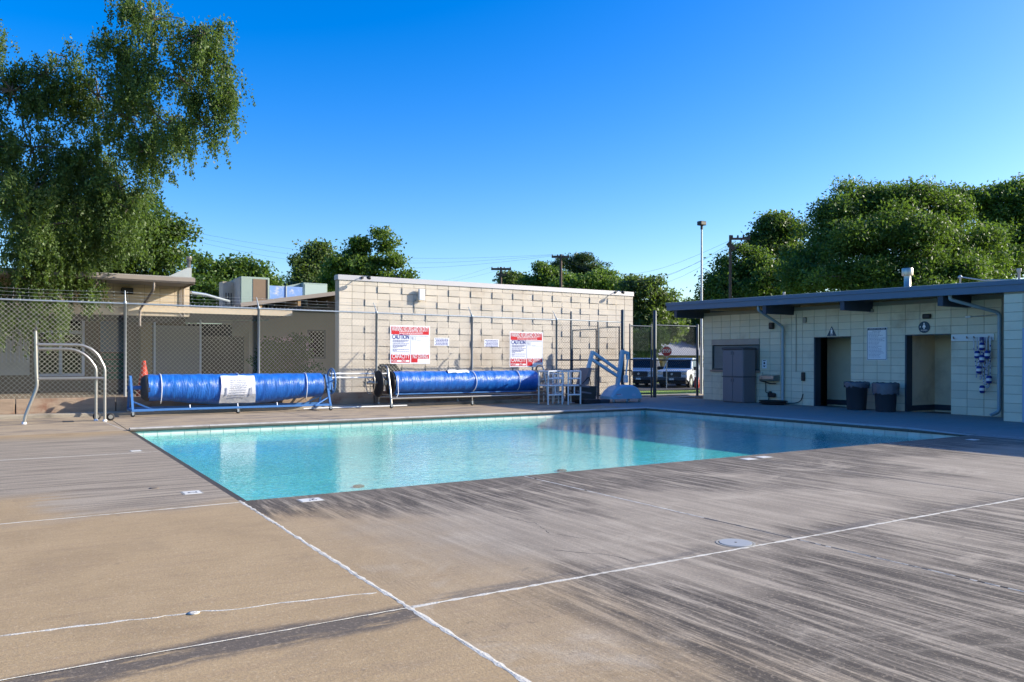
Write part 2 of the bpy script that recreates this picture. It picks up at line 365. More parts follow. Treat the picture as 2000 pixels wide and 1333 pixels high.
sealant((JX+.02,JY,0),(18.8,JY,0),.028,gaps=.0,jag=.5)
sealant((-6,JY,0),(JX,JY,0),.011,gaps=.0,jag=.75)
sealant((-8,7.86,0),(JX-.02,7.86,0),.026,gaps=.0)
sealant((-8,12.75,0),(JX-.05,12.75,0),.034,gaps=.05)
sealant((5.1,JY+.95,0),(5.1,PY0-.05,0),.022,gaps=.02)
sealant((5.1,1.0,0),(5.1,JY-.05,0),.016,gaps=.25)
sealant((JX-.05,17.0,0),(1.66,19.4,0),.020,gaps=.05)
sealant((PX1+.35,2.,0),(PX1+.35,7.7,0),.02,gaps=.2)
sealant((12.2,5.,0),(12.2,PY0,0),.016,gaps=.4)
sealant((-5,5.02,0),(-1.2,4.86,0),.018,'crack_filler',gaps=.0,jag=.7,wob=.007)
sealant((-1.2,4.86,0),(.7,4.60,0),.020,'crack_filler',gaps=.0,jag=.7,wob=.006)
sealant((.7,4.60,0),(1.82,4.42,0),.016,'crack_filler',gaps=.0,jag=.7,wob=.006)
b=MB(); b.lathe([(.03,.001),(.034,.004),(.02,.006)],(.83,4.57,0),n=9); b.build('crack_filler',M['sealant'],deck)
def crack(pts,w=.006):
    for a,b_ in zip(pts,pts[1:]): sealant((a[0],a[1],0),(b_[0],b_[1],0),w,'hairline_crack','crack',.6,.05,.0012,.05,.012)
crack([(3.62,5.95),(3.70,5.55),(3.62,5.2),(3.78,4.85)]); crack([(3.30,4.72),(3.55,4.42),(3.62,4.12)]); crack([(5.1,5.0),(5.1,4.1)],.007)

# ============================================================ pool: coping, basin, tiles, water
cop_m=mk('coping_concrete',(.40,.38,.35),.6,0,.15,5,.15,60,dirt=((70,62,55),2.2,.6))
prof=[(.20,.002),(.13,.018),(.08,.040),(.03,.054),(-.02,.053),(-.045,.042),(-.056,.028)]
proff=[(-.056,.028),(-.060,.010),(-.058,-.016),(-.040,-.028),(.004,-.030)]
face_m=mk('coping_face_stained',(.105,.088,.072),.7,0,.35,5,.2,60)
cop=struct(thing('pool_coping','rounded concrete lip round the pool','coping',(0,0,0)))
del cop['label'],cop['category']
def coping(fn,a,b_,n):
    for i in range(n):
        t0=a+(b_-a)*i/n+.003; t1=a+(b_-a)*(i+1)/n-.003; m=MB()
        vs=[fn(o,t,z) for t in (t0,t1) for (o,z) in prof]; k=len(prof)
        m.add(vs,[(j,j+1,k+j+1,k+j) for j in range(k-1)],True); m.add([fn(o,t0,z) for o,z in prof],[tuple(range(k))]); m.add([fn(o,t1,z) for o,z in prof],[tuple(range(k))[::-1]])
        cs_=m.build('coping_stone',cop_m,cop)
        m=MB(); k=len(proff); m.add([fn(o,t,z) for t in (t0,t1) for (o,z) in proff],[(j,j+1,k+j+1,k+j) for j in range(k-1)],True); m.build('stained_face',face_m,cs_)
coping(lambda o,t,z:(t,PY1+o,z),PX0,PX1+.06,9)
coping(lambda o,t,z:(PX1+o,t,(z if z<0 else z*min(1,max(.04,(t-PY0)/.9)))),PY0,PY1+.06,8)
b=MB(); b.box(PX0-.015,PX0+.105,PY0+.0,PY1-.02,-.075,-.045); gl=struct(b.build('gutter_lip',M['gutter_dark']))
N=NT('pool_plaster_caustics'); v=N.math('MULTIPLY_ADD',N.noise(13,4,.65,dist=1.6),.8,N.math('MULTIPLY',N.noise(1.1,4,.6),.2)); c=N.mix(N.ss(v,.40,.62),(.25,.51,.52,1),(.54,.81,.76,1)); N.l(c,N.b.inputs['Base Color']); N.b.inputs['Roughness'].default_value=.7; M['plaster']=N.m  # plaster mottle, sharpened to paint rippling caustic light into the floor colour
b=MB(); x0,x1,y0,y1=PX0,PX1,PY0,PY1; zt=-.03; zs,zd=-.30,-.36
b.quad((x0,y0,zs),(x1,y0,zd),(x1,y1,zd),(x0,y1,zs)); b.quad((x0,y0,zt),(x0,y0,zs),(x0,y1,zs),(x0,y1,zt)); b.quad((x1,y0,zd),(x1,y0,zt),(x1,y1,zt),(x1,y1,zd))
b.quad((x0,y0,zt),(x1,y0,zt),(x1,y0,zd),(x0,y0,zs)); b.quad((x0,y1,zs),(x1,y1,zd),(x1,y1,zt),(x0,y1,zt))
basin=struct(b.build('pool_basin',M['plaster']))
b=MB(); b.box(-.118,.118,-.004,.004,-.055,.055); tme=b.mesh('tile',M['tile_white'])
nt_=int((PX1-PX0)/.245)
for i in range(nt_): link('tile',tme,basin,loc=(PX0+.12+i*.245,PY1-.008,-.075))
for i in range(int((PY1-PY0)/.245)):
    o=link('tile',tme,basin,loc=(PX1-.008,PY1-.14-i*.245,-.075)); o.rotation_euler=(0,0,math.pi/2)
N=NT('pool_water'); S=N.sep()
n1=N.noise(4.2,3,.55,sc=(1,1.25,1),dist=.8); n2=N.noise(17,2,.5,dist=.6); calm=N.ss(N.noise(.28,2,.5),.35,.65,.5,1.)
h=N.math('MULTIPLY',N.math('MULTIPLY_ADD',n2,.62,N.math('MULTIPLY',n1,.7)),calm)
bp=N.n('ShaderNodeBump'); bp.inputs['Strength'].default_value=.17; bp.inputs['Distance'].default_value=.05; N.l(h,bp.inputs['Height'])
tr=N.n('ShaderNodeBsdfTransparent'); tr.inputs[0].default_value=(.45,.95,.94,1)
gl_=N.n('ShaderNodeBsdfGlossy'); gl_.inputs['Roughness'].default_value=.02; gl_.inputs['Color'].default_value=(1,1,1,1); N.l(bp.outputs[0],gl_.inputs['Normal'])
lw=N.n('ShaderNodeLayerWeight'); lw.inputs['Blend'].default_value=.5; N.l(bp.outputs[0],lw.inputs['Normal']); schl=N.math('MULTIPLY_ADD',N.math('POWER',lw.outputs['Facing'],5.0),.98,.02)
mx=N.n('ShaderNodeMixShader'); N.l(schl,mx.inputs[0]); N.l(tr.outputs[0],mx.inputs[1]); N.l(gl_.outputs[0],mx.inputs[2]); N.l(mx.outputs[0],N.out.inputs['Surface'])
b=MB(); b.quad((PX0,PY0,ZW),(PX1,PY0,ZW),(PX1,PY1,ZW),(PX0,PY1,ZW)); struct(b.build('pool_water',N.m))

# small fittings set in the deck
def text_mesh(s,size,mat,sx=1.,off=0.):
    cu=bpy.data.curves.new('t','FONT'); cu.body=s; cu.size=size; cu.align_x='CENTER'; cu.align_y='CENTER'; cu.offset=off; cu.resolution_u=2
    o=bpy.data.objects.new('t',cu); COL.objects.link(o); dg=bpy.context.evaluated_depsgraph_get(); dg.update()
    me=bpy.data.meshes.new_from_object(o.evaluated_get(dg)); bpy.data.objects.remove(o); bpy.data.curves.remove(cu)
    for v in me.vertices: v.co.x*=sx
    me.materials.clear(); me.materials.append(mat); return me
def put_text(s,size,mat,loc,rot,parent,name='lettering',sx=1.,off=0.,fit=0.):
    me=text_mesh(s,size,mat,sx or 1.,off)
    if fit:
        k=fit/(max(v.co.x for v in me.vertices)-min(v.co.x for v in me.vertices))
        for v in me.vertices: v.co.x*=k
    o=link(name,me,None); o.location=loc; o.rotation_euler=rot; o.parent=parent
    if parent is not None and parent.type=='EMPTY': o.matrix_parent_inverse=Matrix.Translation(-parent.location)
    return o
def marker(x,y,rz,label,digit,s=.16,w=.20):
    t=thing('depth_marker_tile',label,'marker tile',(x,y,0),rz,'depth marker tiles set in the deck')
    b=MB(); b.box(-w/2-.018,w/2+.018,-s/2-.018,s/2+.018,.0005,.0022); b.build('mortar_bed',M['grout'],t,True)
    b=MB(); b.box(-w/2,w/2,-s/2,s/2,.001,.0045); b.build('tile_face',M['marker'],t,True)
    if digit:
        o=link('digit',text_mesh(digit,.13,M['ink'],1.,.002),t,True,loc=(-.015,-.005,.0058))
    return t
marker(2.46,7.63,math.pi,'white depth marker reading 2 at the near left pool corner',"2'",.16,.20)
marker(1.56,8.68,math.pi/2,'cracked white depth marker beside the left pool edge',"2",.16,.19)
marker(1.55,13.0,math.pi/2,'faded white depth marker on the left deck at the far joint',None,.13,.16)
marker(8.62,7.62,math.pi,'white depth marker at the near edge, left of a pair',None,.14,.19)
marker(8.97,7.66,math.pi,'white depth marker at the near edge, right of a pair',None,.14,.19)
marker(14.0,7.45,math.pi,'white depth marker at the shaded near right pool corner',None,.14,.19)
marker(15.15,8.9,math.pi/2,'white depth marker on the shaded right-hand coping',None,.12,.18)
t=thing('deck_cover_lid','pale round cover lid with a dark centre hole set in the deck','cover lid',(4.60,4.19,0))
b=MB(); b.lathe([(.145,.0012),(.145,.003),(.128,.003),(.128,.0012)],(4.60,4.19,0),n=36,smooth=False); b.build('rim',M['grout'],t)
b=MB(); b.lathe([(.122,.001),(.122,.005),(.119,.0062),(.001,.0064)],(4.60,4.19,0),n=36,smooth=False); b.build('lid',M['lid'],t)
b=MB(); b.lathe([(.010,.006),(.010,.0078),(.001,.0079)],(4.60,4.19,0),n=12,smooth=False); b.build('lift_hole',M['crack'],t)
b=MB(); b.lathe([(.05,.001),(.05,.004),(.03,.005),(.001,.005)],(1.27,9.18,0),n=18); tag(b.build('deck_drain',M['joint']),'small dark round drain in the grey deck left of the pool','drain')
for (x,y,lab) in ((3.85,8.95,'dark round inlet on the pool floor near the left end'),(7.05,8.85,'dark round inlet on the pool floor beneath the warning sign reflection')):
    b=MB(); zf=zs+(zd-zs)*(x-PX0)/(PX1-PX0)
    b.lathe([(.075,.004),(.075,.02),(.05,.03),(.001,.03)],(x,y+1.,zf),n=18); tag(b.build('floor_inlet',M['gutter_dark']),lab,'pool inlet','pool floor inlets')
# ============================================================ chain link fence along the far side
FY=21.7; FS=21.7/22.0
def link_mesh(b,x0,x1,z0,z1,Y,sp=.11,r=.0031,fx=None):
    h=z1-z0
    def wire(p,q):
        p=Vector(p); q=Vector(q); d=(q-p).normalized(); a=Vector((0,1,0)); c_=d.cross(a)
        o=len(b.v)
        for e in (p,q):
            for k in range(3): b.v.append(tuple(e+a*(r*math.cos(k*2.094))+c_*(r*math.sin(k*2.094))))
        for k in range(3): l=(k+1)%3; b.f.append((o+k,o+l,o+3+l,o+3+k)); b.sm.append(True)
    k=math.floor((x0-h)/sp)
    while k*sp<x1:
        xs=k*sp; a=max(x0,xs); c_=min(x1,xs+h)
        if c_-a>.03:
            wire((a,Y,z0+a-xs),(c_,Y,z0+c_-xs)); wire((a,Y+.006,z1-(a-xs)),(c_,Y+.006,z1-(c_-xs)))
        k+=1
fence=thing('chain_link_fence','long galvanised chain link fence with barbed wire behind the blue cover reels','fence',(6,FY,0))
posts=[x*FS for x in (-4.3,-.95,2.37,5.64,9.04,12.24,15.49)]
def rz_(x): return 2.717-.045*max(0,x-2)/13
for i,x in enumerate(posts):
    b=MB(); b.lathe([(.034,-.02),(.034,rz_(x)-.02),(.040,rz_(x)-.02),(.040,rz_(x)+.04),(.02,rz_(x)+.06)],(x,FY-.03,0),n=10)
    p=b.build('post',M['gal_dull'],fence)
    b=MB(); tip=(x,FY+.20,rz_(x)+.31) if i!=2 else (x,FY+.02,rz_(x)+.32); b.tube([(x,FY-.03,rz_(x)+.03),tip],[.02,.011],6); b.build('barb_arm',M['gal_dull'],p)
b=MB(); b.tube([(x,FY-.03,rz_(x)) for x in (posts[0],posts[2],posts[4],posts[6])],.022,8); b.build('top_rail',M['gal'],fence)
b=MB(); x=-4.2
while x<15.2:
    b.lathe([(.028,-.012),(.028,.012)],(x,FY-.03,rz_(x)),'x',8); x+=.62
b.build('rail_clamp',M['gal_dull'],fence)
b=MB(); x=-4.2
while x<15.2: b.bar((x,FY,rz_(x)+.01),(x+.02,FY,rz_(x)+.06),.006,.006); x+=.11
stuff(b.build('knuckle_ends',M['wire'],fence))
b=MB(); link_mesh(b,-4.24,15.28,.44,2.69,FY); stuff(b.build('chain_link_mesh',M['wire'],fence))
for k in range(3):
    f=(k+1)/3.; b=MB(); pts=[]; x=-4.3
    while x<=15.28:
        n=.5+.5*math.cos((x-2.37)/3.3*2*math.pi); pts.append((x,FY-.03+.2*f,rz_(x)+.03+.26*f-.02*(1-n)+random.uniform(-.004,.004))); x+=.4
    b.tube(pts,.0028,3)
    x=-4.2
    while x<15.2:
        z=rz_(x)+.03+.26*f; Yb=FY-.03+.2*f; b.bar((x,Yb,z-.02),(x+.015,Yb,z+.015),.005,.005); x+=.3
    b.build('barbed_wire',M['gal_dull'],fence)
# kerb and timber retaining boards
b=MB(); b.bbox(-9,15.5,21.17,21.60,-.04,.085,.02); tag(b.build('kerb',M['concrete']),'low concrete kerb running under the chain link fence','kerb')
rb=thing('retaining_boards','weathered brown timber boards edging the raised bed under the fence','retaining wall',(5,21.63,0))
xs=[-6.2,-2.9,.05,2.13,5.48,8.83,12.03,15.2]
for a,c_ in zip(xs,xs[1:]):
    b=MB(); b.bbox(a+.01,c_-.015,21.61,21.665,.07+random.uniform(0,.01),.43+random.uniform(-.015,.012),.008); b.build('board',M['timber'],rb)
b=MB(); b.box(2.14,2.33,21.625,21.65,.05,.42); b.build('end_board',M['timber_end'],rb)
b=MB(); b.box(-12,8.3,21.75,40,-.3,.30); b.box(8.3,15.6,21.75,23.28,-.3,.30); struct(b.build('raised_bed',M['earth']))

# ============================================================ gates at the end of the fence
gt=thing('double_gate','dark framed chain link double gate with a mid rail in front of the block wall','gate',(17,FY,0))
for (x,zt,r) in ((15.900,2.95,.035),(17.044,2.68,.028),(18.129,3.08,.06)):
    b=MB(); b.lathe([(r,-.03),(r,zt),(r*.5,zt+.03)],(x,FY,0),n=10); b.build('post',M['gate_dark'],gt)
b=MB(); b.tube([(15.279,FY-.03,2.69),(18.110,FY,2.66)],.02,8); b.build('top_rail',M['gal_dull'],gt)
b=MB(); b.tube([(15.279,FY-.04,1.34),(18.110,FY-.04,1.34)],.026,8); b.build('mid_rail',M['gate_dark'],gt)
for (a,c_,zt) in ((15.979,16.985,2.40),(17.104,18.001,2.50)):
    fr_=MB(); fr_.tube([(a,FY+.03,.12),(a,FY+.03,zt-.06)],.022,6); fr_.tube([(c_,FY+.03,.12),(c_,FY+.03,zt)],.022,6); fr_.tube([(a,FY+.03,zt-.06),(c_,FY+.03,zt)],.022,6); fr_.tube([(a,FY+.03,.12),(c_,FY+.03,.12)],.022,6)
    fr_.build('gate_frame',M['gate_dark'],gt)
b=MB(); link_mesh(b,15.289,18.090,.12,2.62,FY+.01,.10,.003); stuff(b.build('chain_link_mesh',M['gate_dark'],gt))
for k in range(3):
    b=MB(); z=2.76+.10*k; b.tube([(15.289,FY,z+.0),(18.110,FY,z+.06)],.003,3); b.build('barbed_wire',M['gal_dull'],gt)
sg=thing('single_gate','narrow dark chain link gate beside the thick post at the lawn','gate',(18.938,FY,0))
for (x,zt,r) in ((18.465,2.60,.028),(19.629,3.10,.065),(19.471,2.62,.028)):
    b=MB(); b.lathe([(r,-.03),(r,zt),(r*.5,zt+.03)],(x,FY,0),n=10); b.build('post',M['gate_dark'],sg)
for z in (2.55,1.36,.14):
    b=MB(); b.tube([(18.465,FY,z),(19.471,FY,z)],.024,8); b.build('rail',M['gate_dark'],sg)
b=MB(); link_mesh(b,18.465,19.471,.14,2.55,FY+.01,.10,.003); stuff(b.build('chain_link_mesh',M['gate_dark'],sg))
b=MB(); b.tube(fillet([(18.001,FY-.08,.55),(18.001,FY-.08,.98),(18.494,FY-.08,.98),(18.494,FY-.08,.80)],.2),.022,8); b.build('push_bar',M['gate_dark'],sg)
sp=thing('side_fence_panel','dark chain link panel between the thick gate post and the cream building','fence panel',(21,FY,0))
b=MB(); b.lathe([(.05,-.03),(.05,2.66),(.02,2.69)],(21.749,FY,0),n=10); b.build('post',M['gate_dark'],sp)
for z in (2.60,1.34):
    b=MB(); b.tube([(19.698,FY,z),(21.749,FY,z)],.024,8); b.build('rail',M['gate_dark'],sp)
b=MB(); link_mesh(b,19.698,21.700,.1,2.6,FY+.01,.10,.003); stuff(b.build('chain_link_mesh',M['gate_dark'],sp))
b=MB(); b.bbox(18.840,26,22.15,22.4,-.1,.03,.02); tag(b.build('low_kerb_wall',M['concrete']),'dark low concrete kerb in front of the parked trucks','kerb')

# ============================================================ block wall building in the middle
BY=23.3; BS=23.3/22.85; BX0=8.372; BW=.4144; BH=.2072; BXR=BX0+28*BW; ZL=3.621; ZC=3.775; CAPZ=3.92
bb=thing('block_building','tan concrete block building with projecting blocks behind the fence','building',(14,BY,0))
b=MB(); b.box(BX0+.004,BXR-.02,BY+.012,BY+.30,-.3,ZC); b.build('wall_core',M['mortar_tan'],bb)
b=MB(); b.box(BX0-.012,BX0+.003,BY+.02,BY+.30,-.2,ZC-.02); b.build('wall_return',M['block_shade_tan'],bb)
b=MB(); b.prism([(8.85,BY+.31),(BXR-.2,BY+.31),(BXR-.2,30.2),(11.1,30.2)],-.3,3.6,'xy'); b.build('rear_shade_body',M['block_shade_tan'],bb)  # unseen body, its slanted outline shaped to shade the annex wall
def blockmesh(w,h,d,m): 
    b=MB(); b.bbox(.005,w-.005,-d,.015,.004,h-.004,.004); return b.mesh('block',m)
me_flat=blockmesh(BW,BH,0,M['block_tan']); me_proud=blockmesh(BW,BH,.024,M['block_tan']); me_top=blockmesh(BW,.155,0,M['block_tan'])
blk=[]
for r in range(19):                 # r 0 = cut course under the cap, counted downwards
    for c_ in range(28):
        z=ZL-BH*r; 
        proud=(r%4==1 and c_%2==1 and 3<=c_<=25) or (r%4==3 and c_%2==0 and 2<=c_<=24)
        blk.append((c_,r,z,proud))
vis=[q for q in blk if q[2]>.2]; vis.sort(key=lambda q:(q[0]-(40 if q[3] else 0)))
rest=MB()
for i,(c_,r,z,proud) in enumerate(vis+[q for q in blk if q[2]<=.2]):
    x=BX0+c_*BW
    if i<300: link('block',me_top if r==0 else me_proud if proud else me_flat,bb,False,(x,BY,z))
    else: rest.bbox(x+.005,x+BW-.005,BY-(.024 if proud else 0),BY+.015,z+.004,z+(.155 if r==0 else BH)-.004,.004)
stuff(rest.build('block_courses',M['block_tan'],bb))
b=MB(); b.prism([(BY-.03,ZC-.01),(BY+.02,ZC-.01),(BY+.3,CAPZ+.01),(BY+.02,CAPZ+.005),(BY-.02,CAPZ)],BX0-.03,BXR+.02,'yz'); b.build('parapet_cap',M['metal_cap'],bb)
b=MB(); b.box(BX0-.035,BX0-.001,BY-.025,BY+.33,ZC,CAPZ-.01); b.build('parapet_cap',M['metal_cap'],bb)
def flood(x,z,label):
    t=thing('security_lamp',label,'lamp',(x,BY,z),0,'security lamps on the block building')
    b=MB(); b.lathe([(.045,-.02),(.045,.0)],(x,BY-.03,z),'y',10); b.build('base',M['black_plastic'],t)
    b=MB(); b.tube([(x,BY-.03,z),(x+.05,BY-.14,z+.05),(x+.08,BY-.28,z+.0)],.014,6); b.build('arm',M['gal_dull'],t)
    b=MB(); b.lathe([(.02,-.06),(.05,-.03),(.06,.05),(.05,.06)],(x+.09,BY-.33,z-.02),'x',10); b.build('lamp_head',M['black_plastic'],t)
flood(9.10,3.86,'dark security lamp on the left end of the block wall parapet')
flood(19.1,3.87,'dark security lamp on the right end of the block wall parapet')
t=thing('speaker_box','white box on a round back plate high on the block wall','wall box',(11.06,BY,3.24))
b=MB(); b.bbox(10.97,11.18,BY-.17,BY-.06,3.24,3.60,.015); b.build('box',M['white_plastic'],t)
b=MB(); b.box(11.03,11.11,BY-.06,BY-.0,3.38,3.46); b.build('bracket',M['gal_dull'],t)
b=MB(); b.tube([(10.9,BY-.015,3.26),(10.88,BY-.02,2.95),(10.90,BY-.015,2.76)],.008,5); b.build('cable',M['black_plastic'],t)
# -------- warning signs hung on the fence
def words(b,x0,x1,z,h,y,fill=1.,seed=0):
    rr=random.Random(seed); x=x0
    while x<x0+(x1-x0)*fill:
        wd=rr.uniform(.02,.07)
        b.box(x,min(x+wd,x1),y-.001,y,z-h/2,z+h/2); x+=wd+.012
def warning_sign(x0,x1,z0,z1,label,seed):
    y=FY-.045; W=x1-x0; H=z1-z0
    def X(f): return x0+W*f
    def Z(f): return z1-H*f
    t=thing('warning_sign',label,'sign',((x0+x1)/2,y,z0),0,'pool warning signs on the fence')
    b=MB(); b.box(x0,x1,y-.004,y+.004,z0,z1); b.build('panel',M['sign_white'],t)
    f=y-.0055
    def rect(a,b0,c_,d,m,nm,o_=0.): q=MB(); q.box(X(a),X(c_),f-.001-o_,f+.001-o_,Z(d),Z(b0)); return q.build(nm,M[m],t)
    rect(.025,.03,.975,.235,'sign_red','red_header'); rect(.02,.76,.495,.975,'sign_red','red_capacity_box'); rect(.52,.76,.975,.87,'sign_red','red_diving_box'); rect(.52,.8705,.685,.97,'sign_red','red_corner_box')
    rect(.17,.905,.28,.955,'sign_white','blank_field',.0015); rect(.385,.905,.475,.955,'sign_white','blank_field',.0015)
    for (a,b0,c_,d) in ((.02,.255,.50,.745),(.515,.255,.98,.745)):
        for (p,q,r_,s_) in ((a,b0,c_,b0+.004),(a,d-.004,c_,d),(a,b0,a+.004,d),(c_-.004,b0,c_,d)): rect(p,q,r_,s_,'sign_grey','frame_line')
    R=(math.pi/2,0,0); ft=f-.0035
    put_text('WARNING: NO LIFEGUARD ON DUTY',.15*W,M['sign_white'],(X(.5),ft,Z(.095)),R,t,sx=.0,off=.0015,fit=.92*W)
    put_text('CAUTION',.15*W,M['sign_navy'],(X(.26),ft,Z(.305)),R,t,fit=.42*W,off=.003)
    put_text('911',.13*W,M['sign_grey'],(X(.59),ft,Z(.35)),R,t,sx=.6)
    put_text('CAPACITY',.135*W,M['sign_white'],(X(.26),ft,Z(.815)),R,t,fit=.43*W,off=.001)
    put_text('NO DIVING',.13*W,M['sign_white'],(X(.75),ft,Z(.815)),R,t,fit=.38*W,off=.001)
    put_text('POOL',.085*W,M['sign_white'],(X(.10),ft,Z(.93)),R,t,sx=.62); put_text('SPA',.085*W,M['sign_white'],(X(.335),ft,Z(.93)),R,t,sx=.62)
    b=MB()
    for k,zf in enumerate((.165,.205)): words(b,X(.22),X(.82),Z(zf),.016,ft,1,seed+k)
    b.build('small_print',M['sign_white'],t)
    b=MB()
    for k,(zf,fl) in enumerate(((.385,.95),(.41,.9),(.435,.7),(.475,1.),(.51,.9),(.535,.8),(.56,.6),(.59,.25),(.63,1.),(.655,.2),(.69,.9))): words(b,X(.06),X(.47),Z(zf),.013,ft,fl,seed+10+k)
    b.build('small_print',M['sign_navy'],t)
    b=MB()
    for k,(a,c_,zf) in enumerate(((.53,.96,.275),(.67,.78,.37),(.67,.78,.40),(.80,.87,.40),(.89,.96,.40))): words(b,X(a),X(c_),Z(zf),.010,ft,1,seed+30+k)
    b.build('small_print',M['sign_grey'],t)
q0=atY(762,636,FY-.045); q1=atY(839.5,711,FY-.045); warning_sign(q0.x,q1.x,q1.z,q0.z,'large red and white warning sign on the fence, left of the two',1)
q0=atY(995.5,648,FY-.045); q1=atY(1060,717,FY-.045); warning_sign(q0.x,q1.x,q1.z,q0.z,'large red and white warning sign on the fence, right of the two',2)
for (a,c_,lab,sd_) in (((848,660.5),(877,676),'small white notice on the fence beside the left warning sign',5),((946,663.5),(974,678),'small white notice on the fence left of the right warning sign',6)):
    q0=atY(*a,FY-.045); q1=atY(*c_,FY-.045); t=thing('notice_sign',lab,'sign',(q0.x,FY-.045,q1.z),0,'small notices on the fence')
    b=MB(); b.box(q0.x,q1.x,FY-.049,FY-.042,q1.z,q0.z); b.build('panel',M['sign_white'],t)
    b=MB()
    for k in range(5): words(b,q0.x+.03+.02*(k%2),q1.x-.03,q0.z-.035-k*.043,.022,FY-.0505,1,sd_*7+k)
    b.build('small_print',M['sign_navy'],t)

# ============================================================ annex, breezeway and left building behind the fence
an=thing('shed_roof_annex','shaded tan annex under a sloping shed roof left of the block building','building',(7.5,27,0))
WY=30.3; RY=26.3
xl=atY(486,650,WY).x
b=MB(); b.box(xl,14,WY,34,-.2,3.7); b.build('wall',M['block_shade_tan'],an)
p=atY(470,595,RY); q=atY(662,571.5,RY); q=q+(q-p)*.95
b=MB(); b.prism([(p.x,p.z),(q.x,q.z),(q.x,q.z-.07),(p.x,p.z-.07)],RY,34.5,'xz'); rf=b.build('roof',M['roof_gravel'],an)
b=MB(); b.bar((p.x,RY-.01,p.z-.03),(q.x,RY-.01,q.z-.03),.03,.13); b.build('roof_edge',M['gutter'],rf)
for k in range(5):
    f=(k+.5)/5; x=p.x+(q.x-p.x)*f; z=p.z+(q.z-p.z)*f; b=MB(); b.box(x-.05,x+.05,RY+.05,33,z-.30,z-.075); b.build('rafter',mk('rafter_wood',(.33,.22,.11),.8,0,.15,3) if k==0 else bpy.data.materials['rafter_wood'],rf)
q0=atY(603,648,WY-.03); q1=atY(633,699,WY-.03)
b=MB(); b.box(q0.x,q1.x,WY-.02,WY-.005,q1.z,q0.z); wn=b.build('window',M['glass'],an)
b=MB()
for (a,c_,d,e) in ((q0.x-.05,q0.x,q1.z-.05,q0.z+.05),(q1.x,q1.x+.05,q1.z-.05,q0.z+.05),(q0.x,q1.x,q0.z,q0.z+.05),(q0.x,q1.x,q1.z-.05,q1.z)): b.box(a,c_,WY-.05,WY-.004,d,e)
b.build('frame',M['gutter'],wn)
# roof plant
def ac_unit(t,px0,px1,y0,y1,Y,depth):
    a=atY(px0,y0,Y); c_=atY(px1,y1,Y); return a,c_
Ya=29.0
a=atY(470,541,Ya); c_=atY(526,600,Ya)
t=thing('rooftop_cooler','boxy rooftop cooler with a brown filter panel and cream side','air conditioner',(a.x,Ya,c_.z))
b=MB(); b.bbox(a.x,c_.x,Ya,Ya+1.2,c_.z-.5,a.z,.02); b.build('housing',M['ac_green'],t)
b=MB(); b.box(a.x+.42,c_.x-.14,Ya-.012,Ya-.001,c_.z-.2,a.z-.07); b.build('filter_panel',M['ac_brown'],t)
b=MB(); b.box(c_.x-.14,c_.x-.06,Ya-.006,Ya-.001,c_.z-.2,a.z-.07); b.build('shadow_gap',M['dark'],t)
b=MB(); b.box(a.x-.02,a.x-.001,Ya+.03,Ya+1.6,c_.z-.5,a.z-.04); b.box(a.x-.40,a.x-.02,Ya+1.0,Ya+1.6,c_.z-.5,a.z-.12); b.build('side_panel',M['ac_cream'],t)
for k in range(3):
    b=MB(); b.box(a.x-.3+k*.09,a.x-.27+k*.09,Ya+.985,Ya+.999,c_.z+.05+.1*(k%2),c_.z+.5); b.build('vent_slot',M['dim'],t)
a=atY(526,559,Ya+.2); c_=atY(591,592,Ya+.2); t=thing('duct_section','pale blue duct with peeling paint between the rooftop units','duct',(a.x,Ya,c_.z))
mid=(a.x+c_.x)/2
b=MB(); b.box(a.x+.01,mid-.02,Ya+.2,Ya+.9,c_.z-.3,a.z); b.build('duct_panel',M['ac_peel'],t)
b=MB(); b.box(mid+.02,c_.x-.01,Ya+.2,Ya+.9,c_.z-.3,a.z); b.build('duct_panel',M['ac_peel'],t)
b=MB(); b.box(mid-.02,mid+.02,Ya+.17,Ya+.93,c_.z-.3,a.z+.01); b.build('flange',M['gal_dull'],t)
a=atY(592,553,Ya+.3); c_=atY(639,585,Ya+.3); t=thing('rooftop_cooler','pale green rooftop unit beside the block wall parapet','air conditioner',(a.x,Ya,c_.z))
b=MB(); b.bbox(a.x,c_.x,Ya+.3,Ya+1.4,c_.z-.3,a.z,.02); b.build('housing',M['ac_green'],t)
b=MB(); b.box(a.x+.06,c_.x-.05,Ya+.285,Ya+.299,c_.z-.3,a.z-.06); b.build('front_panel',mk('ac_pale',(.36,.44,.40),.5,0,.05,2),t)
b=MB(); b.prism([(a.x-.55,a.z-.13),(a.x-.01,a.z-.0),(a.x-.01,a.z-.3),(a.x-.55,a.z-.3)],Ya+.6,Ya+1.3,'xz'); b.build('side_hood',M['ac_green'],t)
# left building with porch
LBW=25.6; LBE=24.1; LP=29.8
xr=atY(370,600,LBW).x; xe=atY(379,552,LBE).x; ze=atY(300,549,LBE).z
lb=thing('tan_eaves_building','tan block building with a deep eave and porch at the left','building',(0,LBW,0))
b=MB(); b.box(-14,xr,LBW+.012,LBW+.25,2.62,ze+.2); b.box(xr-.25,xr,LBW+.012,34,2.62,ze+.2); b.build('upper_wall_core',M['mortar_tan'],lb)
nc=int((xr+2.5)/BW)
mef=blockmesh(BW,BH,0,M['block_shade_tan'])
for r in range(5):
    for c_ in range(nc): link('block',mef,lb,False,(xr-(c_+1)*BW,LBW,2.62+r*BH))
b=MB(); b.box(-14,xe,LBE+.06,34.5,ze-.02,ze+.14); b.build('roof',M['roof_gravel'],lb)
b=MB(); b.prism([(LBE-.06,ze+.10),(LBE+.06,ze+.12),(LBE+.06,ze-.05),(LBE-.02,ze-.05),(LBE-.06,ze)],-14,xe+.02,'yz'); b.build('eave_gutter',M['gutter'],lb)
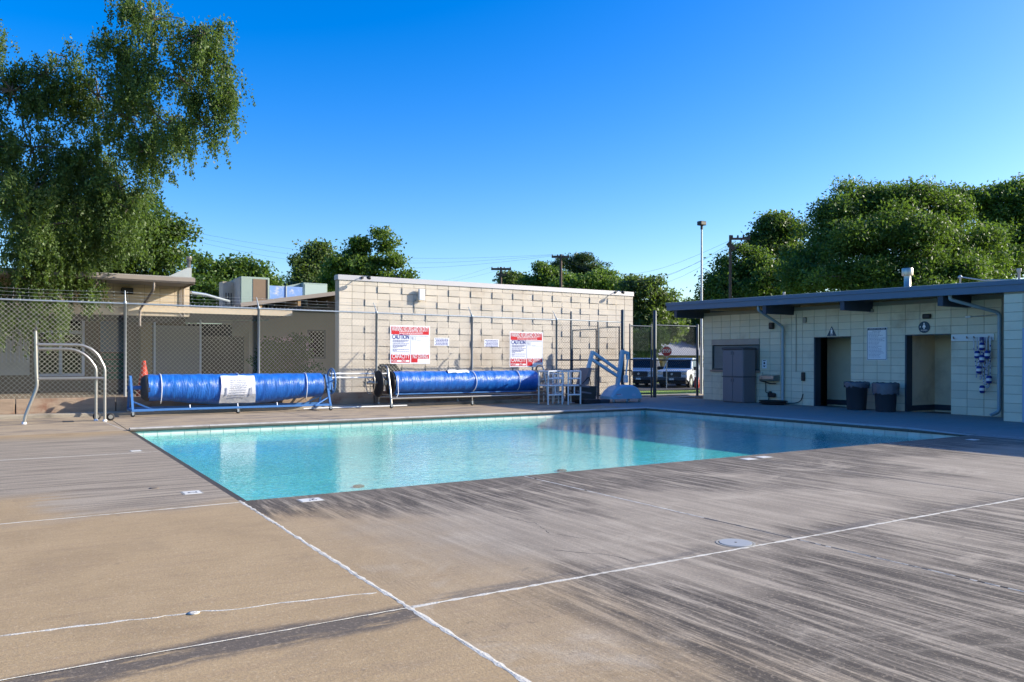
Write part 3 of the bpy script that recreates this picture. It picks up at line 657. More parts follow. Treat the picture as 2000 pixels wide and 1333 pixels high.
b=MB(); b.box(xe-.02,xe+.03,LBE+.06,34,ze-.06,ze+.13); b.build('barge_board',M['gutter'],lb)
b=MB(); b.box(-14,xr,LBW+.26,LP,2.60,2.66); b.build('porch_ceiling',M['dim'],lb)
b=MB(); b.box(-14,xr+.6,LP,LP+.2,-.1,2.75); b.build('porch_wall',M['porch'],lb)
q0=atY(72,620,LP-.02); q1=atY(163,735,LP-.02); zm=atY(100,651,LP).z
b=MB(); b.box(q0.x,q1.x,LP-.03,LP-.01,q1.z,q0.z); wn=b.build('window_wall',M['glass'],lb)
b=MB(); xm=(q0.x+q1.x)/2
for (a,c_,d,e) in ((q0.x-.03,q0.x+.05,q1.z-.02,q0.z),(q1.x-.05,q1.x+.03,q1.z-.02,q0.z),(xm-.045,xm+.045,q1.z,zm),(q0.x,q1.x,q0.z-.04,q0.z+.03),(q0.x,q1.x,zm-.04,zm+.05),(q0.x,q1.x,q1.z-.03,q1.z+.06)): b.box(a,c_,LP-.06,LP-.015,d,e)
b.build('frame',M['alu'],wn)
q0=atY(-60,624,LP-.02); q1=atY(58,735,LP-.02); b=MB(); b.box(q0.x,q1.x,LP-.03,LP-.01,q1.z,q0.z); wn=b.build('blind_window',mk('window_blind',(.36,.37,.37),.5,0,.25,1.2),lb)
for k in range(14):
    x=q0.x+(q1.x-q0.x)*(k+.5)/14; b=MB(); b.box(x-.012,x+.012,LP-.05,LP-.032,q1.z+.4,q0.z-.05); b.build('slat',M['alu'],wn)
q0=atY(196,625,LP-.02); q1=atY(246,690,LP-.02); b=MB(); b.box(q0.x,q1.x,LP-.05,LP-.01,q1.z,q0.z); b.build('wall_panel',M['panel_blue'],lb)
q0=atY(200,690,LP-.02); q1=atY(246,742,LP-.02); 
for k in range(4):
    z0=q1.z+(q0.z-q1.z)*k/4; z1=q1.z+(q0.z-q1.z)*(k+.85)/4; b=MB(); b.prism([(LP-.02,z0),(LP-.14,z0),(LP-.05,z1),(LP-.02,z1)],q0.x,q1.x,'yz'); b.build('louvre_slat',M['louvre_green'],lb)
x=atY(273,600,LBW-.06).x
b=MB(); b.tube(fillet([(x+.18,LBE+.02,ze-.02),(x+.18,LBE+.05,ze-.25),(x,LBW-.07,ze-.75),(x,LBW-.07,2.3)],.12),.035,7); b.build('downpipe',M['gutter'],lb)
x=atY(353,600,LBW-.06).x
for dx in (0,.09): b=MB(); b.tube([(x+dx,LBW-.03,ze-.05),(x+dx,LBW-.03,2.62)],.018,6); b.build('conduit',M['gutter'],lb)
q=atY(248,570,LBW-.1); b=MB(); b.bbox(q.x-.16,q.x+.16,LBW-.16,LBW-.005,q.z-.09,q.z+.09,.02); tag(b.build('wall_floodlight',M['black_plastic']),'black floodlight under the eave of the left building','lamp')
q=atY(187,557,LBW-.1); b=MB(); b.bbox(q.x-.07,q.x+.07,LBW-.12,LBW-.005,q.z-.05,q.z+.05,.015); tag(b.build('eave_lamp',M['white_plastic']),'small white lamp under the eave near the hanging branches','lamp')
a=atY(312,549,26.5); c_=atY(374,525,26.5)
t=thing('roof_flue_hood','grey sloping metal hood with a flue pipe on the left roof','flue',(c_.x,26.5,a.z))
b=MB(); b.prism([(a.x,a.z),(c_.x,a.z-.05),(c_.x,c_.z),(c_.x-.12,c_.z)],26.5,27.6,'xz'); b.build('hood',M['gal_dull'],t)
q=atY(369,503,26.9); b=MB(); b.lathe([(.055,c_.z-.1),(.055,q.z-.12),(.085,q.z-.12),(.085,q.z)],(q.x,26.9,0),n=12); b.build('flue_pipe',M['stainless'],t)
# breezeway canopy between the two buildings
cz0=atY(350,613,LBW).z; cz1=atY(350,602,LBW).z; xa=atY(250,607,LBW).x
bz=thing('breezeway_canopy','flat tan breezeway canopy over a dark passage behind the left reel','canopy',(5,LBW,0))
b=MB(); b.box(xr+.01,xl+.2,LBW-.02,33,cz0+.02,cz1); b.build('roof',M['roof_gravel'],bz)
b=MB(); b.box(xa,xl+.2,LBW-.06,LBW-.021,cz0,cz1+.01); b.build('fascia',M['block_shade_tan'],bz)
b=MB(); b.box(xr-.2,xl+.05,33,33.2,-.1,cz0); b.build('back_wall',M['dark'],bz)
q0=atY(275,640,LP-.3); q1=atY(297,640,LP-.3); b=MB(); b.box(q0.x,q1.x,LP-.3,LP-.05,0,cz0); b.build('pillar',mk('pillar_brown',(.26,.20,.12),.8,0,.1,2),bz)
q0=atY(299,637,LP-.25); q1=atY(394,740,LP-.25); b=MB(); b.box(q0.x,q1.x,LP-.25,LP-.19,q1.z-.3,q0.z); b.build('partition_panel',M['door_grey'],bz)
q0=atY(396,640,LP-.1); q1=atY(486,740,LP-.1); b=MB(); b.box(q0.x,q1.x+.2,LP+1.2,LP+1.3,0,2.2); b.build('rear_screen',M['dim'],bz)
for px_ in (302,391): 
    q=atY(px_,640,LP-.22); b=MB(); b.box(q.x-.03,q.x+.03,LP-.27,LP-.2,0,cz0); b.build('post',M['alu'],bz)
b=MB(); b.tube([atY(372,573,27),atY(400,577,28),atY(447,590,29)],.05,8); tag(b.build('roof_conduit',M['gal']),'silver conduit sloping down from the left roof to the rooftop cooler','conduit')
# cone
q=atY(281,707,23.2); t=thing('traffic_cone','orange traffic cone behind the fence above the left reel','traffic cone',(q.x,23.2,.3))
b=MB(); b.box(q.x-.24,q.x+.24,22.96,23.44,.3,.335); b.build('base',M['cone'],t)
b=MB(); b.lathe([(.20,.335),(.045,q.z),(.03,q.z+.01)],(q.x,23.2,0),n=16); b.build('cone_body',M['cone'],t)
# ============================================================ cream restroom building on the right
WX=20.1; RBY=11.24; BW=.4064; BH=.2032
def YG(k): return RBY+k*BW
NB0,NB1=-3,21            # grid columns from the jog (Y=10.02) to the far corner (Y=19.77)
YC=YG(21)
rbld=thing('restroom_building','cream block restroom building with a blue fascia on the right','building',(WX,15,0))
wall=MB()
def wbox(y0,y1,z0,z1): wall.box(WX+.012,WX+.25,y0,y1,z0,z1)
D2=(YG(0),YG(3)); D1=(YG(7),YG(10)); WN=(YG(15),YG(20)); ZT=2.95
wbox(9.3,D2[0],-.1,ZT); wbox(D2[1],D1[0],-.1,ZT); wbox(D1[1],WN[0],-.1,ZT); wbox(WN[1],YC-.004,-.1,ZT)
wbox(D2[0],D2[1],10*BH,ZT); wbox(D1[0],D1[1],10*BH,ZT); wbox(WN[0],WN[1],10*BH,ZT); wbox(WN[0],WN[1],-.1,5*BH)
wall.box(WX+.25,27,YC-.25,YC-.004,-.1,ZT)
wall.build('wall_core',M['mortar_cream'],rbld)
b=MB(); b.box(WX+.26,27,-5.8,-5.6,-.1,2.7); b.build('end_wall',M['block_cream'],rbld)
def rblock(h): 
    b=MB(); b.bbox(0,.016,.005,BW-.005,.004,h-.004,.004); return b.mesh('block',M['block_cream'])
rb_full=rblock(BH); rcount=0; rest=MB()
todo=[]
for k in range(NB0,NB1):
    for r in range(14):
        y=YG(k); z=r*BH
        if r<10 and (0<=k<3 or 7<=k<10): continue
        if 5<=r<10 and 15<=k<20: continue
        todo.append((k,r))
todo.sort(key=lambda q:q[0])
for k,r in todo[:300]: link('block',rb_full,rbld,False,(WX,YG(k),r*BH))
for k,r in todo[300:]: rest.bbox(WX,WX+.016,YG(k)+.005,YG(k+1)-.005,r*BH+.004,(r+1)*BH-.004,.004)
if rest.v: stuff(rest.build('block_courses',M['block_cream'],rbld))
# jog wall in line with the fascia
JX2=18.86; JY0=9.36
b=MB(); b.box(JX2+.012,WX+.2,8.96,JY0-.004,-.1,2.95); b.box(JX2+.012,WX,-5.8,8.0,-.1,2.70); b.box(JX2+.012,WX,8.0,8.96,2.10,2.95); b.build('wall_core',M['mortar_cream'],rbld)
bw=.365
rj=MB(); rj.bbox(0,.016,.005,BW-.005,.004,BH-.004,.004); mj=rj.mesh('block',M['block_cream'])
for k in range(3):
    for r in range(14):
        y=JY0-(k+1)*BW
        if r<10 and y<8.9: 
            continue
        link('block',mj,rbld,False,(JX2,y,r*BH))
for r in range(14):
    b=None
b=MB(); b.box(JX2-.02,JX2+.05,8.87,8.96,0,2.08); b.box(JX2-.02,JX2+.05,8.0,8.87,2.0,2.08); b.build('door_frame',mk('door_frame_pale',(.33,.40,.48),.5,0,.05,3),rbld)
b=MB(); b.box(JX2+.06,JX2+.1,8.0,8.87,0,2.0); b.build('door',M['dark_navy'],rbld)
# roof, fascia, beams
def fz(y): return 2.885+(y-9)*.0115
RY0,RY1=-6,20.2; FXX=18.8
b=MB()
def slopebox(b,x0,x1,y0,y1,z0,z1):
    b.add([(x0,y0,fz(y0)+z0),(x1,y0,fz(y0)+z0),(x1,y1,fz(y1)+z0),(x0,y1,fz(y1)+z0),(x0,y0,fz(y0)+z1),(x1,y0,fz(y0)+z1),(x1,y1,fz(y1)+z1),(x0,y1,fz(y1)+z1)],
      [(0,3,2,1),(4,5,6,7),(0,1,5,4),(1,2,6,5),(2,3,7,6),(3,0,4,7)])
slopebox(b,FXX+.045,27.5,RY0,RY1-.045,.09,.235); rf=b.build('roof',M['roof_gravel'],rbld)
b=MB(); slopebox(b,FXX+.05,27.4,RY0,RY1-.05,.07,.088); b.build('soffit',M['soffit'],rf)
b=MB(); slopebox(b,FXX,FXX+.044,RY0,RY1,0,.16); b.build('fascia_board',M['fascia_blue'],rf)
b=MB(); slopebox(b,FXX-.025,FXX+.044,RY0,RY1+.02,.163,.255); b.build('fascia_trim',M['fascia_blue'],rf)
b=MB(); slopebox(b,FXX+.046,27.5,RY1-.044,RY1,0,.16); b.build('fascia_board',M['fascia_blue'],rf)
b=MB(); slopebox(b,FXX-.03,FXX+.10,RY0,RY1+.02,.256,.268); b.build('drip_edge',M['metal_cap'],rf)
for y in (19.82,16.09,13.47,10.80):
    b=MB(); b.box(FXX+.05,WX+.3,y-.065,y+.065,fz(y)-.24,fz(y)+.068); b.build('roof_beam',M['beam'],rf)
# doorways (open recesses)
def doorway(y0,y1):
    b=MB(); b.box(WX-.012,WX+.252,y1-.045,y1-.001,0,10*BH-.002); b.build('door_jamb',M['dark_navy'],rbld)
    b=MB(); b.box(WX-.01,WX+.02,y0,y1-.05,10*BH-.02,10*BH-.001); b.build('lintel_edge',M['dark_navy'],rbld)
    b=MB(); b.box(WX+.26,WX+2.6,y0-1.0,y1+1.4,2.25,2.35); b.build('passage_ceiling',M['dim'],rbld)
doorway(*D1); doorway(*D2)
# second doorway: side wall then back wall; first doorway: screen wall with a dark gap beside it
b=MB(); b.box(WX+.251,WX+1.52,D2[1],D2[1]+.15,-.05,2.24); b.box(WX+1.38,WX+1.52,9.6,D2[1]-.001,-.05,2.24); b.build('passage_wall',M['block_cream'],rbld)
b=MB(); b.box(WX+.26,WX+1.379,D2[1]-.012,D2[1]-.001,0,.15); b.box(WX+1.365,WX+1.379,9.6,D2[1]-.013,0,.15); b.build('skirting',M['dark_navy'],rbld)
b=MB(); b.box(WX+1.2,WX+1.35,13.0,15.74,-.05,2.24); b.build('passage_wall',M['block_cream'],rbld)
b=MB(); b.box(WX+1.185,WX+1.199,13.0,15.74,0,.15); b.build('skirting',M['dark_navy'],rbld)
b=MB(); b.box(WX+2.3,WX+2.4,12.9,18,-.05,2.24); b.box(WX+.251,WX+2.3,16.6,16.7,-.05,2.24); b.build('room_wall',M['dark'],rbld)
# shuttered hatch
wn=MB(); wn.box(WX+.06,WX+.10,WN[0],WN[1],5*BH,10*BH); hatch=wn.build('hatch',M['dark'],rbld)
for k in range(17):
    z=5*BH+.06+k*.044
    b=MB(); b.prism([(WX+.02,z),(WX+.05,z+.002),(WX+.055,z+.042),(WX+.035,z+.040)],WN[0]+.02,WN[1]-.06,'xz') if False else b.add([(WX+.012,WN[0]+.02,z),(WX+.012,WN[1]-.06,z),(WX+.045,WN[1]-.06,z+.041),(WX+.045,WN[0]+.02,z+.041),(WX+.058,WN[0]+.02,z),(WX+.058,WN[1]-.06,z)],[(0,1,2,3),(4,3,2,5),(0,4,5,1)]); b.build('shutter_slat',mk('shutter_slat',(.36,.34,.31),.5,.3,.08,4) if k==0 else bpy.data.materials['shutter_slat'],hatch)
b=MB(); b.box(WX-.03,WX+.055,WN[0],WN[1],9*BH+.02,10*BH-.002); b.build('shutter_box',mk('shutter_box',(.34,.31,.28),.6,.2,.2,2.5,.1,30),hatch)
b=MB(); b.box(WX-.012,WX+.055,WN[1]-.055,WN[1]-.002,5*BH,9*BH+.018); b.box(WX-.012,WX+.055,WN[0]+.002,WN[0]+.018,5*BH,9*BH+.018); b.box(WX-.010,WX+.055,WN[0]+.02,WN[1]-.06,5*BH+.001,5*BH+.055); b.build('frame',mk('hatch_frame',(.06,.085,.085),.5,0,.1,4),hatch)
b=MB(); b.bbox(WX-.07,WX+.05,WN[0]-.04,WN[1]+.04,5*BH-.06,5*BH-.002,.008); b.build('sill',M['step_tan'],hatch)
# downpipes
def dpipe(pts,label):
    b=MB(); b.tube(fillet(pts,.10),.042,10); t=tag(b.build('downpipe',M['spout']),label,'downpipe','downpipes of the restroom building'); return t
dpipe([(18.93,16.38,fz(16.4)+.02),(18.93,16.38,fz(16.4)-.12),(20.03,16.38,2.38),(20.03,16.38,.08)],'pale blue downpipe slanting back beside the drinking fountain')
dpipe([(18.95,10.62,fz(10.6)+.02),(18.95,10.62,fz(10.6)-.09),(19.96,10.0,2.50),(19.96,10.0,.13),(19.80,10.12,.05)],'pale blue downpipe with a curved foot beside the float rope')
# wall fittings
def wallbox(y,z,w_,h,d,mat,name,label,cat): 
    b=MB(); b.bbox(WX-d,WX-.002,y-w_/2,y+w_/2,z-h/2,z+h/2,min(d,w_,h)*.2); return tag(b.build(name,M[mat]),label,cat)
wallbox(15.66,.86,.115,.26,.07,'black_plastic','call_box','small black box low on the wall left of the first doorway','wall box')
wallbox(15.60,2.55,.10,.16,.08,'soffit','sensor_box','small cream box near the top of the wall left of the first doorway','wall box')
wallbox(16.82,2.42,.16,.20,.12,'black_plastic','wall_lamp','dark wall lamp behind the slanting downpipe','lamp')
wallbox(11.84,2.50,.21,.12,.10,'black_plastic','wall_lamp','dark oval wall lamp above the round restroom sign','lamp')
wallbox(13.42,2.72,.12,.09,.09,'soffit','beam_lamp','small pale lamp under the roof beam above the rules board','lamp')
t=thing('conduit_fitting','pale pipe fitting with a rod across the wall above the rope board','pipe',(WX,10.5,2.42))
b=MB(); b.lathe([(.03,-.06),(.03,.06)],(WX-.05,10.78,2.44),'y',8); b.build('fitting',M['white_plastic'],t)
b=MB(); b.tube([(WX-.05,10.74,2.44),(WX-.05,10.02,2.47)],.010,6); b.build('rod',M['gal_dull'],t)
b=MB(); b.tube([(WX-.02,15.93,2.75),(WX-.02,15.93,1.0)],.010,5); tag(b.build('wall_conduit',M['soffit']),'thin conduit running down the cream wall right of the downpipe','conduit')
# signs
RW=(math.pi/2,0,-math.pi/2)
t=thing('restroom_sign','dark blue triangle restroom sign above the first doorway','sign',(WX,14.70,2.07),0,'restroom signs')
yc=14.70; b=MB(); b.prism([(yc+.155,2.055),(yc-.155,2.055),(yc,2.335)],WX-.014,WX-.003,'yz'); b.build('plate',M['sign_teal'],t)
b=MB(); b.lathe([(.018,-.001),(.018,.001)],(WX-.016,yc,2.262),'x',10); b.prism([(yc+.035,2.235),(yc-.035,2.235),(yc-.028,2.17),(yc-.034,2.105),(yc-.012,2.105),(yc,2.155),(yc+.012,2.105),(yc+.034,2.105),(yc+.028,2.17)],WX-.0165,WX-.0152,'yz'); b.build('figure',M['sign_white'],t)
put_text('MEN',.04,M['sign_white'],(WX-.0165,yc,2.080),RW,t)
t=thing('restroom_sign','dark round restroom sign above the second doorway','sign',(WX,11.93,2.08),0,'restroom signs')
yc=11.93; zc=2.22; b=MB(); b.lathe([(.152,-.006),(.152,.006)],(WX-.012,yc,zc),'x',32,False); b.build('plate',M['sign_teal'],t)
b=MB(); b.lathe([(.019,-.001),(.019,.001)],(WX-.020,yc,zc+.095),'x',10); b.prism([(yc+.022,zc+.07),(yc-.022,zc+.07),(yc-.045,zc-.005),(yc-.016,zc-.005),(yc-.016,zc-.05),(yc+.016,zc-.05),(yc+.016,zc-.005),(yc+.045,zc-.005)],WX-.0205,WX-.0192,'yz'); b.build('figure',M['sign_white'],t)
put_text('WOMEN',.045,M['sign_white'],(WX-.0205,yc,zc-.082),RW,t); b=MB(); b.prism([(yc+.12,zc+.0),(yc+.085,zc+.0),(yc+.1,zc+.035)],WX-.0205,WX-.0192,'yz'); b.build('access_mark',M['sign_white'],t)
y0,y1,z0,z1=12.97,13.57,1.36,2.26
t=thing('pool_rules_board','white pool rules board with a dark header between the two doorways','sign',(WX,13.27,1.36))
b=MB(); b.box(WX-.016,WX-.003,y0,y1,z0,z1); b.build('panel',M['sign_white'],t)
b=MB()
for (a,c_,d,e) in ((y0+.015,y1-.015,z1-.075,z1-.018),(y0+.015,y0+.027,z0+.02,z1-.075),(y1-.027,y1-.015,z0+.02,z1-.075),(y0+.015,y1-.015,z0+.015,z0+.027)): b.box(WX-.0185,WX-.0165,a,c_,d,e)
b.build('border',M['sign_teal'],t)
put_text('COMMUNITY POOL RULES',.05,M['sign_white'],(WX-.0195,13.27,z1-.047),RW,t,sx=.80); put_text('Maximum Depth  5 Feet' if False else 'Maximum Depth:',.042,M['sign_teal'],(WX-.0185,13.27,z1-.105),RW,t,sx=.9)
b=MB(); rr=random.Random(3)
for k in range(19):
    z=z1-.15-k*.037; y=y1-.05; e=y1-.05-(.28+.24*rr.random())
    while y>e: wd=rr.uniform(.02,.06); b.box(WX-.0183,WX-.0166,max(e,y-wd),y,z-.006,z+.006); y-=wd+.012
b.build('small_print',M['sign_grey'],t)
t=thing('bottle_sign','small white fountain sign with a black symbol above the drinking fountain','sign',(WX,17.14,1.1))
b=MB(); b.box(WX-.008,WX-.002,17.05,17.23,1.09,1.36); b.build('panel',M['sign_white'],t)
b=MB(); b.lathe([(.035,-.001),(.035,.001)],(WX-.0095,17.14,1.255),'x',12); b.prism([(17.195,1.325),(17.085,1.325),(17.085,1.345),(17.195,1.345)],WX-.0105,WX-.009,'yz'); b.prism([(17.18,1.19),(17.17,1.15),(17.14,1.13),(17.11,1.15),(17.10,1.19),(17.14,1.17)],WX-.0105,WX-.009,'yz'); b.build('symbol',M['ink'],t)
# drinking fountain
t=thing('drinking_fountain','steel wall drinking fountain with exposed dark pipes','drinking fountain',(WX,16.9,.7))
b=MB(); b.prism([(WX-.30,.86),(WX-.004,.90),(WX-.004,.70),(WX-.20,.70),(WX-.30,.76)],16.55,17.10,'xz'); b.build('basin',M['bronze_metal'],t)
b=MB(); b.lathe([(.012,0),(.012,.06),(.02,.07),(.006,.1)],(WX-.20,17.04,.88),n=8); b.lathe([(.022,-.02),(.022,.0)],(WX-.315,17.0,.80),'x',10); b.build('bubbler',M['stainless'],t)
b=MB(); b.tube(fillet([(WX-.06,17.28,.80),(WX-.06,17.28,.70),(WX-.06,17.05,.67),(WX-.10,16.85,.62),(WX-.10,16.62,.63)],.05),.016,6); b.tube(fillet([(WX-.05,17.05,.68),(WX-.05,17.05,.34),(WX-.05,16.85,.31)],.03),.013,6); b.build('waste_pipe',M['black_plastic'],t)
b=MB(); b.bbox(WX-.16,WX-.02,16.66,16.90,.20,.33,.02); b.lathe([(.05,0),(.05,.06)],(WX-.09,16.84,.32),n=10); b.tube(fillet([(WX-.06,16.90,.24),(WX-.06,16.93,.10),(WX-.12,16.93,.0)],.05),.016,6); b.build('valve',M['black_plastic'],t)
b=MB()
for k in range(6): b.tube([(19.62+(.26+.05*(k%3))*math.cos(a*.3927),16.40+(.34+.055*(k%3))*math.sin(a*.3927),.02+.018*k) for a in range(16)],.016,6,True)
b.tube(fillet([(19.75,16.1,.05),(19.98,15.9,.05),(20.05,15.72,.12),(20.06,15.66,.34)],.1),.014,6)
tag(b.build('coiled_hose',M['black_rubber']),'dark coiled hose on the deck at the foot of the downpipe','hose')
# storage cabinet
cx0,cx1,cy0,cy1=19.44,20.02,17.42,18.28
t=thing('storage_cabinet','tall grey plastic two door storage cabinet in front of the hatch','cabinet',(19.7,17.9,0))
b=MB(); b.bbox(cx0+.02,cx1,cy0,cy1,0.,1.69,.02); b.build('carcass',M['cabinet'],t)
for (z0,z1) in ((.03,.80),(.84,1.66)):
    for (a,c_) in ((cy0+.012,(cy0+cy1)/2-.006),((cy0+cy1)/2+.006,cy1-.012)):
        b=MB(); b.bbox(cx0-.004,cx0+.019,a,c_,z0,z1,.008); dr=b.build('door',M['cabinet'],t)
        hy=(cy0+cy1)/2+(-.05 if c_<(cy0+cy1)/2+.01 else .05); b=MB(); b.box(cx0-.012,cx0-.004,hy-.01,hy+.01,z1-.14,z1-.04); b.build('handle',M['cabinet_dark'],dr)
b=MB(); b.box(cx0-.008,cx1+.004,cy0-.006,cy1+.006,.80,.84); b.build('mid_band',M['cabinet_dark'],t)
b=MB(); b.bbox(cx0-.03,cx1+.02,cy0-.03,cy1+.03,1.69,1.75,.02); b.build('lid',M['cabinet_dark'],t)
# trash cans
def can(x,y,label,bagdrop,seed,bags):
    t=thing('trash_can',label,'trash can',(x,y,0),0,'trash cans by the restroom doorways'); rr=random.Random(seed)
    b=MB(); b.lathe([(.235,.0),(.245,.015),(.285,.68),(.31,.69),(.315,.73),(.30,.745),(.28,.74)],(x,y,0),n=28); b.build('can_body',M['bin'],t)
    for s_ in (-1,1): b=MB(); b.bbox(x-.05,x+.05,y+s_*.30-.05*(s_>0)+(.0 if s_>0 else 0),y+s_*.30+.05,.60,.69,.01) if s_>0 else b.bbox(x-.05,x+.05,y-.36,y-.285,.60,.69,.01); b.build('handle',M['bin'],t)
    b=MB(); n=40; pr=[]; vs=[]
    for (r_,z_) in ((.285,.70),(.312,.765),(.326,.745),(.330,.70),(.322,.745-bagdrop)):
        for k in range(n):
            a=2*math.pi*k/n; j=rr.uniform(-.010,.012); zz=z_+(rr.uniform(-.05,.03) if z_<.74-bagdrop+.02 else rr.uniform(-.008,.014)); vs.append((x+(r_+j)*math.cos(a),y+(r_+j)*math.sin(a),zz))
    b.add(vs,[(i*n+k,i*n+(k+1)%n,(i+1)*n+(k+1)%n,(i+1)*n+k) for i in range(4) for k in range(n)],True); b.build('liner',M['bag'],t)
can(19.60,13.55,'dark grey trash can with a liner beside the first doorway',.10,1,1)
can(19.55,12.66,'dark grey trash can with a deep clear liner under the rules board',.26,2,1)
# rope board and float line
t=thing('rope_hook_board','white wooden hook board on the wall right of the second doorway','hook board',(WX,10.7,1.9))
b=MB(); b.bbox(WX-.03,WX-.002,10.02+.16,11.22,1.84,2.01,.005); b.build('board',M['white_paint'],t)
for y in (11.16,10.83,10.66,10.30):
    b=MB(); b.tube([(WX-.03,y,1.925),(WX-.11,y-.05,1.91),(WX-.13,y-.05,1.95)],.016,6); b.build('peg',M['step_tan'],t)
t=thing('float_line','looped white rope with blue and white floats hanging from the hook board','float line',(WX-.1,10.35,1.9))
def ropep(y0,y1,zb,x,n=14):
    pts=[]
    for i in range(n+1):
        f=i/n; pts.append((x+.01*math.sin(f*9),y0+(y1-y0)*f+(.03*math.sin(f*math.pi*2)),1.93-(1.93-zb)*math.sin(f*math.pi)**.6))
    return pts
for k,(y0,y1,zb,x) in enumerate(((10.46,10.62,.95,19.98),(10.44,10.52,1.08,19.95),(10.40,10.47,.90,19.97),(10.36,10.30,.78,19.96),(10.32,10.24,.70,19.99),(10.40,10.20,1.20,19.94))):
    b=MB(); b.tube(ropep(y0,y1,zb,x),.013,6); rp=b.build('rope',M['rope_white'],t)
    b=MB(); pts=ropep(y0,y1,zb,x,40)
    for i in range(0,40,2): p0=Vector(pts[i]); p1=Vector(pts[i+1]); b.tube([p0,p0+(p1-p0)*.55],.0142,6)
    b.build('blue_strand',M['float_blue'],rp)
for (y,z) in ((10.385,1.70),(10.50,1.50),(10.385,1.40),(10.26,1.50),(10.455,1.13),(10.22,.90),(10.38,.66)):
    x=19.93; b=MB(); b.lathe([(.03,-.095),(.055,-.08),(.062,-.04),(.062,.04),(.055,.08),(.03,.095)],(x,y,z),n=14); fl=b.build('float',M['float_blue'],t)
    b=MB(); b.lathe([(.0628,-.032),(.0632,-.02),(.0632,.02),(.0628,.032)],(x,y,z),n=14); b.build('white_band',M['white_plastic'],fl)
# roof vents
t=thing('roof_flue','shiny steel roof flue with a wide cap on the restroom roof','flue',(19.9,11.9,3.2))
q=atX(1772,560,19.9); b=MB(); zb=fz(q.y)+.2; zt=atX(1772,523,19.9).z
b.lathe([(.12,zb),(.11,zb+.06),(.085,zb+.07),(.085,zt-.19)],(19.9,q.y,0),n=18); b.build('pipe',M['stainless'],t)
b=MB(); b.lathe([(.135,zt-.19),(.14,zt-.17),(.14,zt-.02),(.13,zt)],(19.9,q.y,0),n=18); b.build('cap',M['stainless'],t)
def vent(px,pt,X_,r,label,nm='roof_vent'):
    a=atX(px,pt,X_); b=MB(); b.lathe([(r*.6,fz(a.y)+.2),(r*.6,a.z-.08),(r,a.z-.07),(r,a.z)],(X_,a.y,0),n=12); return tag(b.build(nm,M['gal_dull']),label,'vent','small vents on the restroom roof')
vent(1531,570,19.9,.04,'thin twin topped vent pipe at the far end of the restroom roof'); vent(1642,569,20.2,.14,'low dome vent in the middle of the restroom roof'); vent(1838,556,20.2,.13,'low dome vent right of the shiny flue'); vent(1990,523,19.9,.05,'slim vent post at the near end of the restroom roof')
a=atX(1875,541,19.9); t=thing('roof_conduit','round topped conduit with a flex hose on the restroom roof','conduit',(19.9,a.y,3.2))
b=MB(); b.lathe([(.02,fz(a.y)+.2),(.02,a.z-.02),(.05,a.z-.01),(.055,a.z+.02),(.02,a.z+.06)],(19.9,a.y,0),n=12); b.build('fitting',M['gal_dull'],t)
p2=atX(1920,546,19.9); p3=atX(1985,545,19.9); b=MB(); b.tube([(19.9,a.y,a.z+.02),tuple(p2),tuple(p3)],.018,6); b.build('hose',M['gal_dull'],t)
# light pole behind the building
q=atD(1370,433,31.4); t=thing('flood_light_pole','tall steel pole with a square flood lamp behind the restroom building','light pole',(q.x,q.y,0))
b=MB(); b.lathe([(.065,-.3),(.034,q.z-.25)],(q.x,q.y,0),n=12); b.build('pole',M['gal_dull'],t)
b=MB(); b.bbox(q.x-.15,q.x+.15,q.y-.12,q.y+.12,q.z-.14,q.z+.02,.02); b.tube([(q.x,q.y,q.z-.3),(q.x,q.y,q.z-.14)],.05,8); b.build('lamp_head',M['black_plastic'],t)

# ============================================================ pool cover reels
N=NT('pool_cover_blue'); 
st_=N.noise(1,5,.62,sc=(7,1.2,1.2),dist=.8); wr=N.noise(1,5,.65,sc=(17,2.6,2.6),dist=1.4)
c=N.mix(st_,(.006,.075,.36,1),(.016,.165,.56,1)); c=N.mix(N.ss(wr,.60,.78,0,.34),c,(.22,.44,.76,1)); N.l(c,N.b.inputs['Base Color']); N.b.inputs['Roughness'].default_value=.36; N.bump(wr,.45,.05); M['cover']=N.m
RC=20.93
def caster(x,y,label_parent,h=.11,mat='black_rubber'):
    b=MB(); b.lathe([(.03,-.017),(.048,-.014),(.052,0),(.048,.014),(.03,.017)],(x,y,.052),'y' if True else 'x',14); wv=b.build('caster_wheel',M[mat],label_parent)
    b=MB(); b.box(x-.022,x+.022,y-.028,y-.021,.045,h); b.box(x-.022,x+.022,y+.021,y+.028,.045,h); b.box(x-.03,x+.03,y-.03,y+.03,h,h+.012); b.build('fork',M['gal'],wv)
def roll(x0,x1,zc,r,sag,name,parent,seed,topflat=0):
    rr=np.random.RandomState(seed); n=40; m=110; vs=[]; ph=rr.rand(12)*6.28
    for i in range(m+1):
        f=i/m; x=x0+(x1-x0)*f; s=sag*(math.sin(math.pi*min(1,max(0,(f-.06)/.86)))**1.3) if sag else 0
        for k in range(n):
            a=2*math.pi*k/n; wob=.004*math.sin(x*23+ph[0]+3*math.sin(a*2+ph[1]))+.003*math.sin(x*41+a*3+ph[2])+.004*math.sin(a*5+x*9+ph[3])
            R=r+wob; low=max(0,-math.sin(a)); z=zc+R*math.sin(a)-s*low**1.5; y=RC+R*math.cos(a)*(1+.10*s/.1*low*(1-low) if sag else 1)
            vs.append((x,y,z))
    b=MB(); b.add(vs,[(i*n+k,(i+1)*n+k,(i+1)*n+(k+1)%n,i*n+(k+1)%n) for i in range(m) for k in range(n)],True); o=b.build(name,M['cover'],parent)
    return o
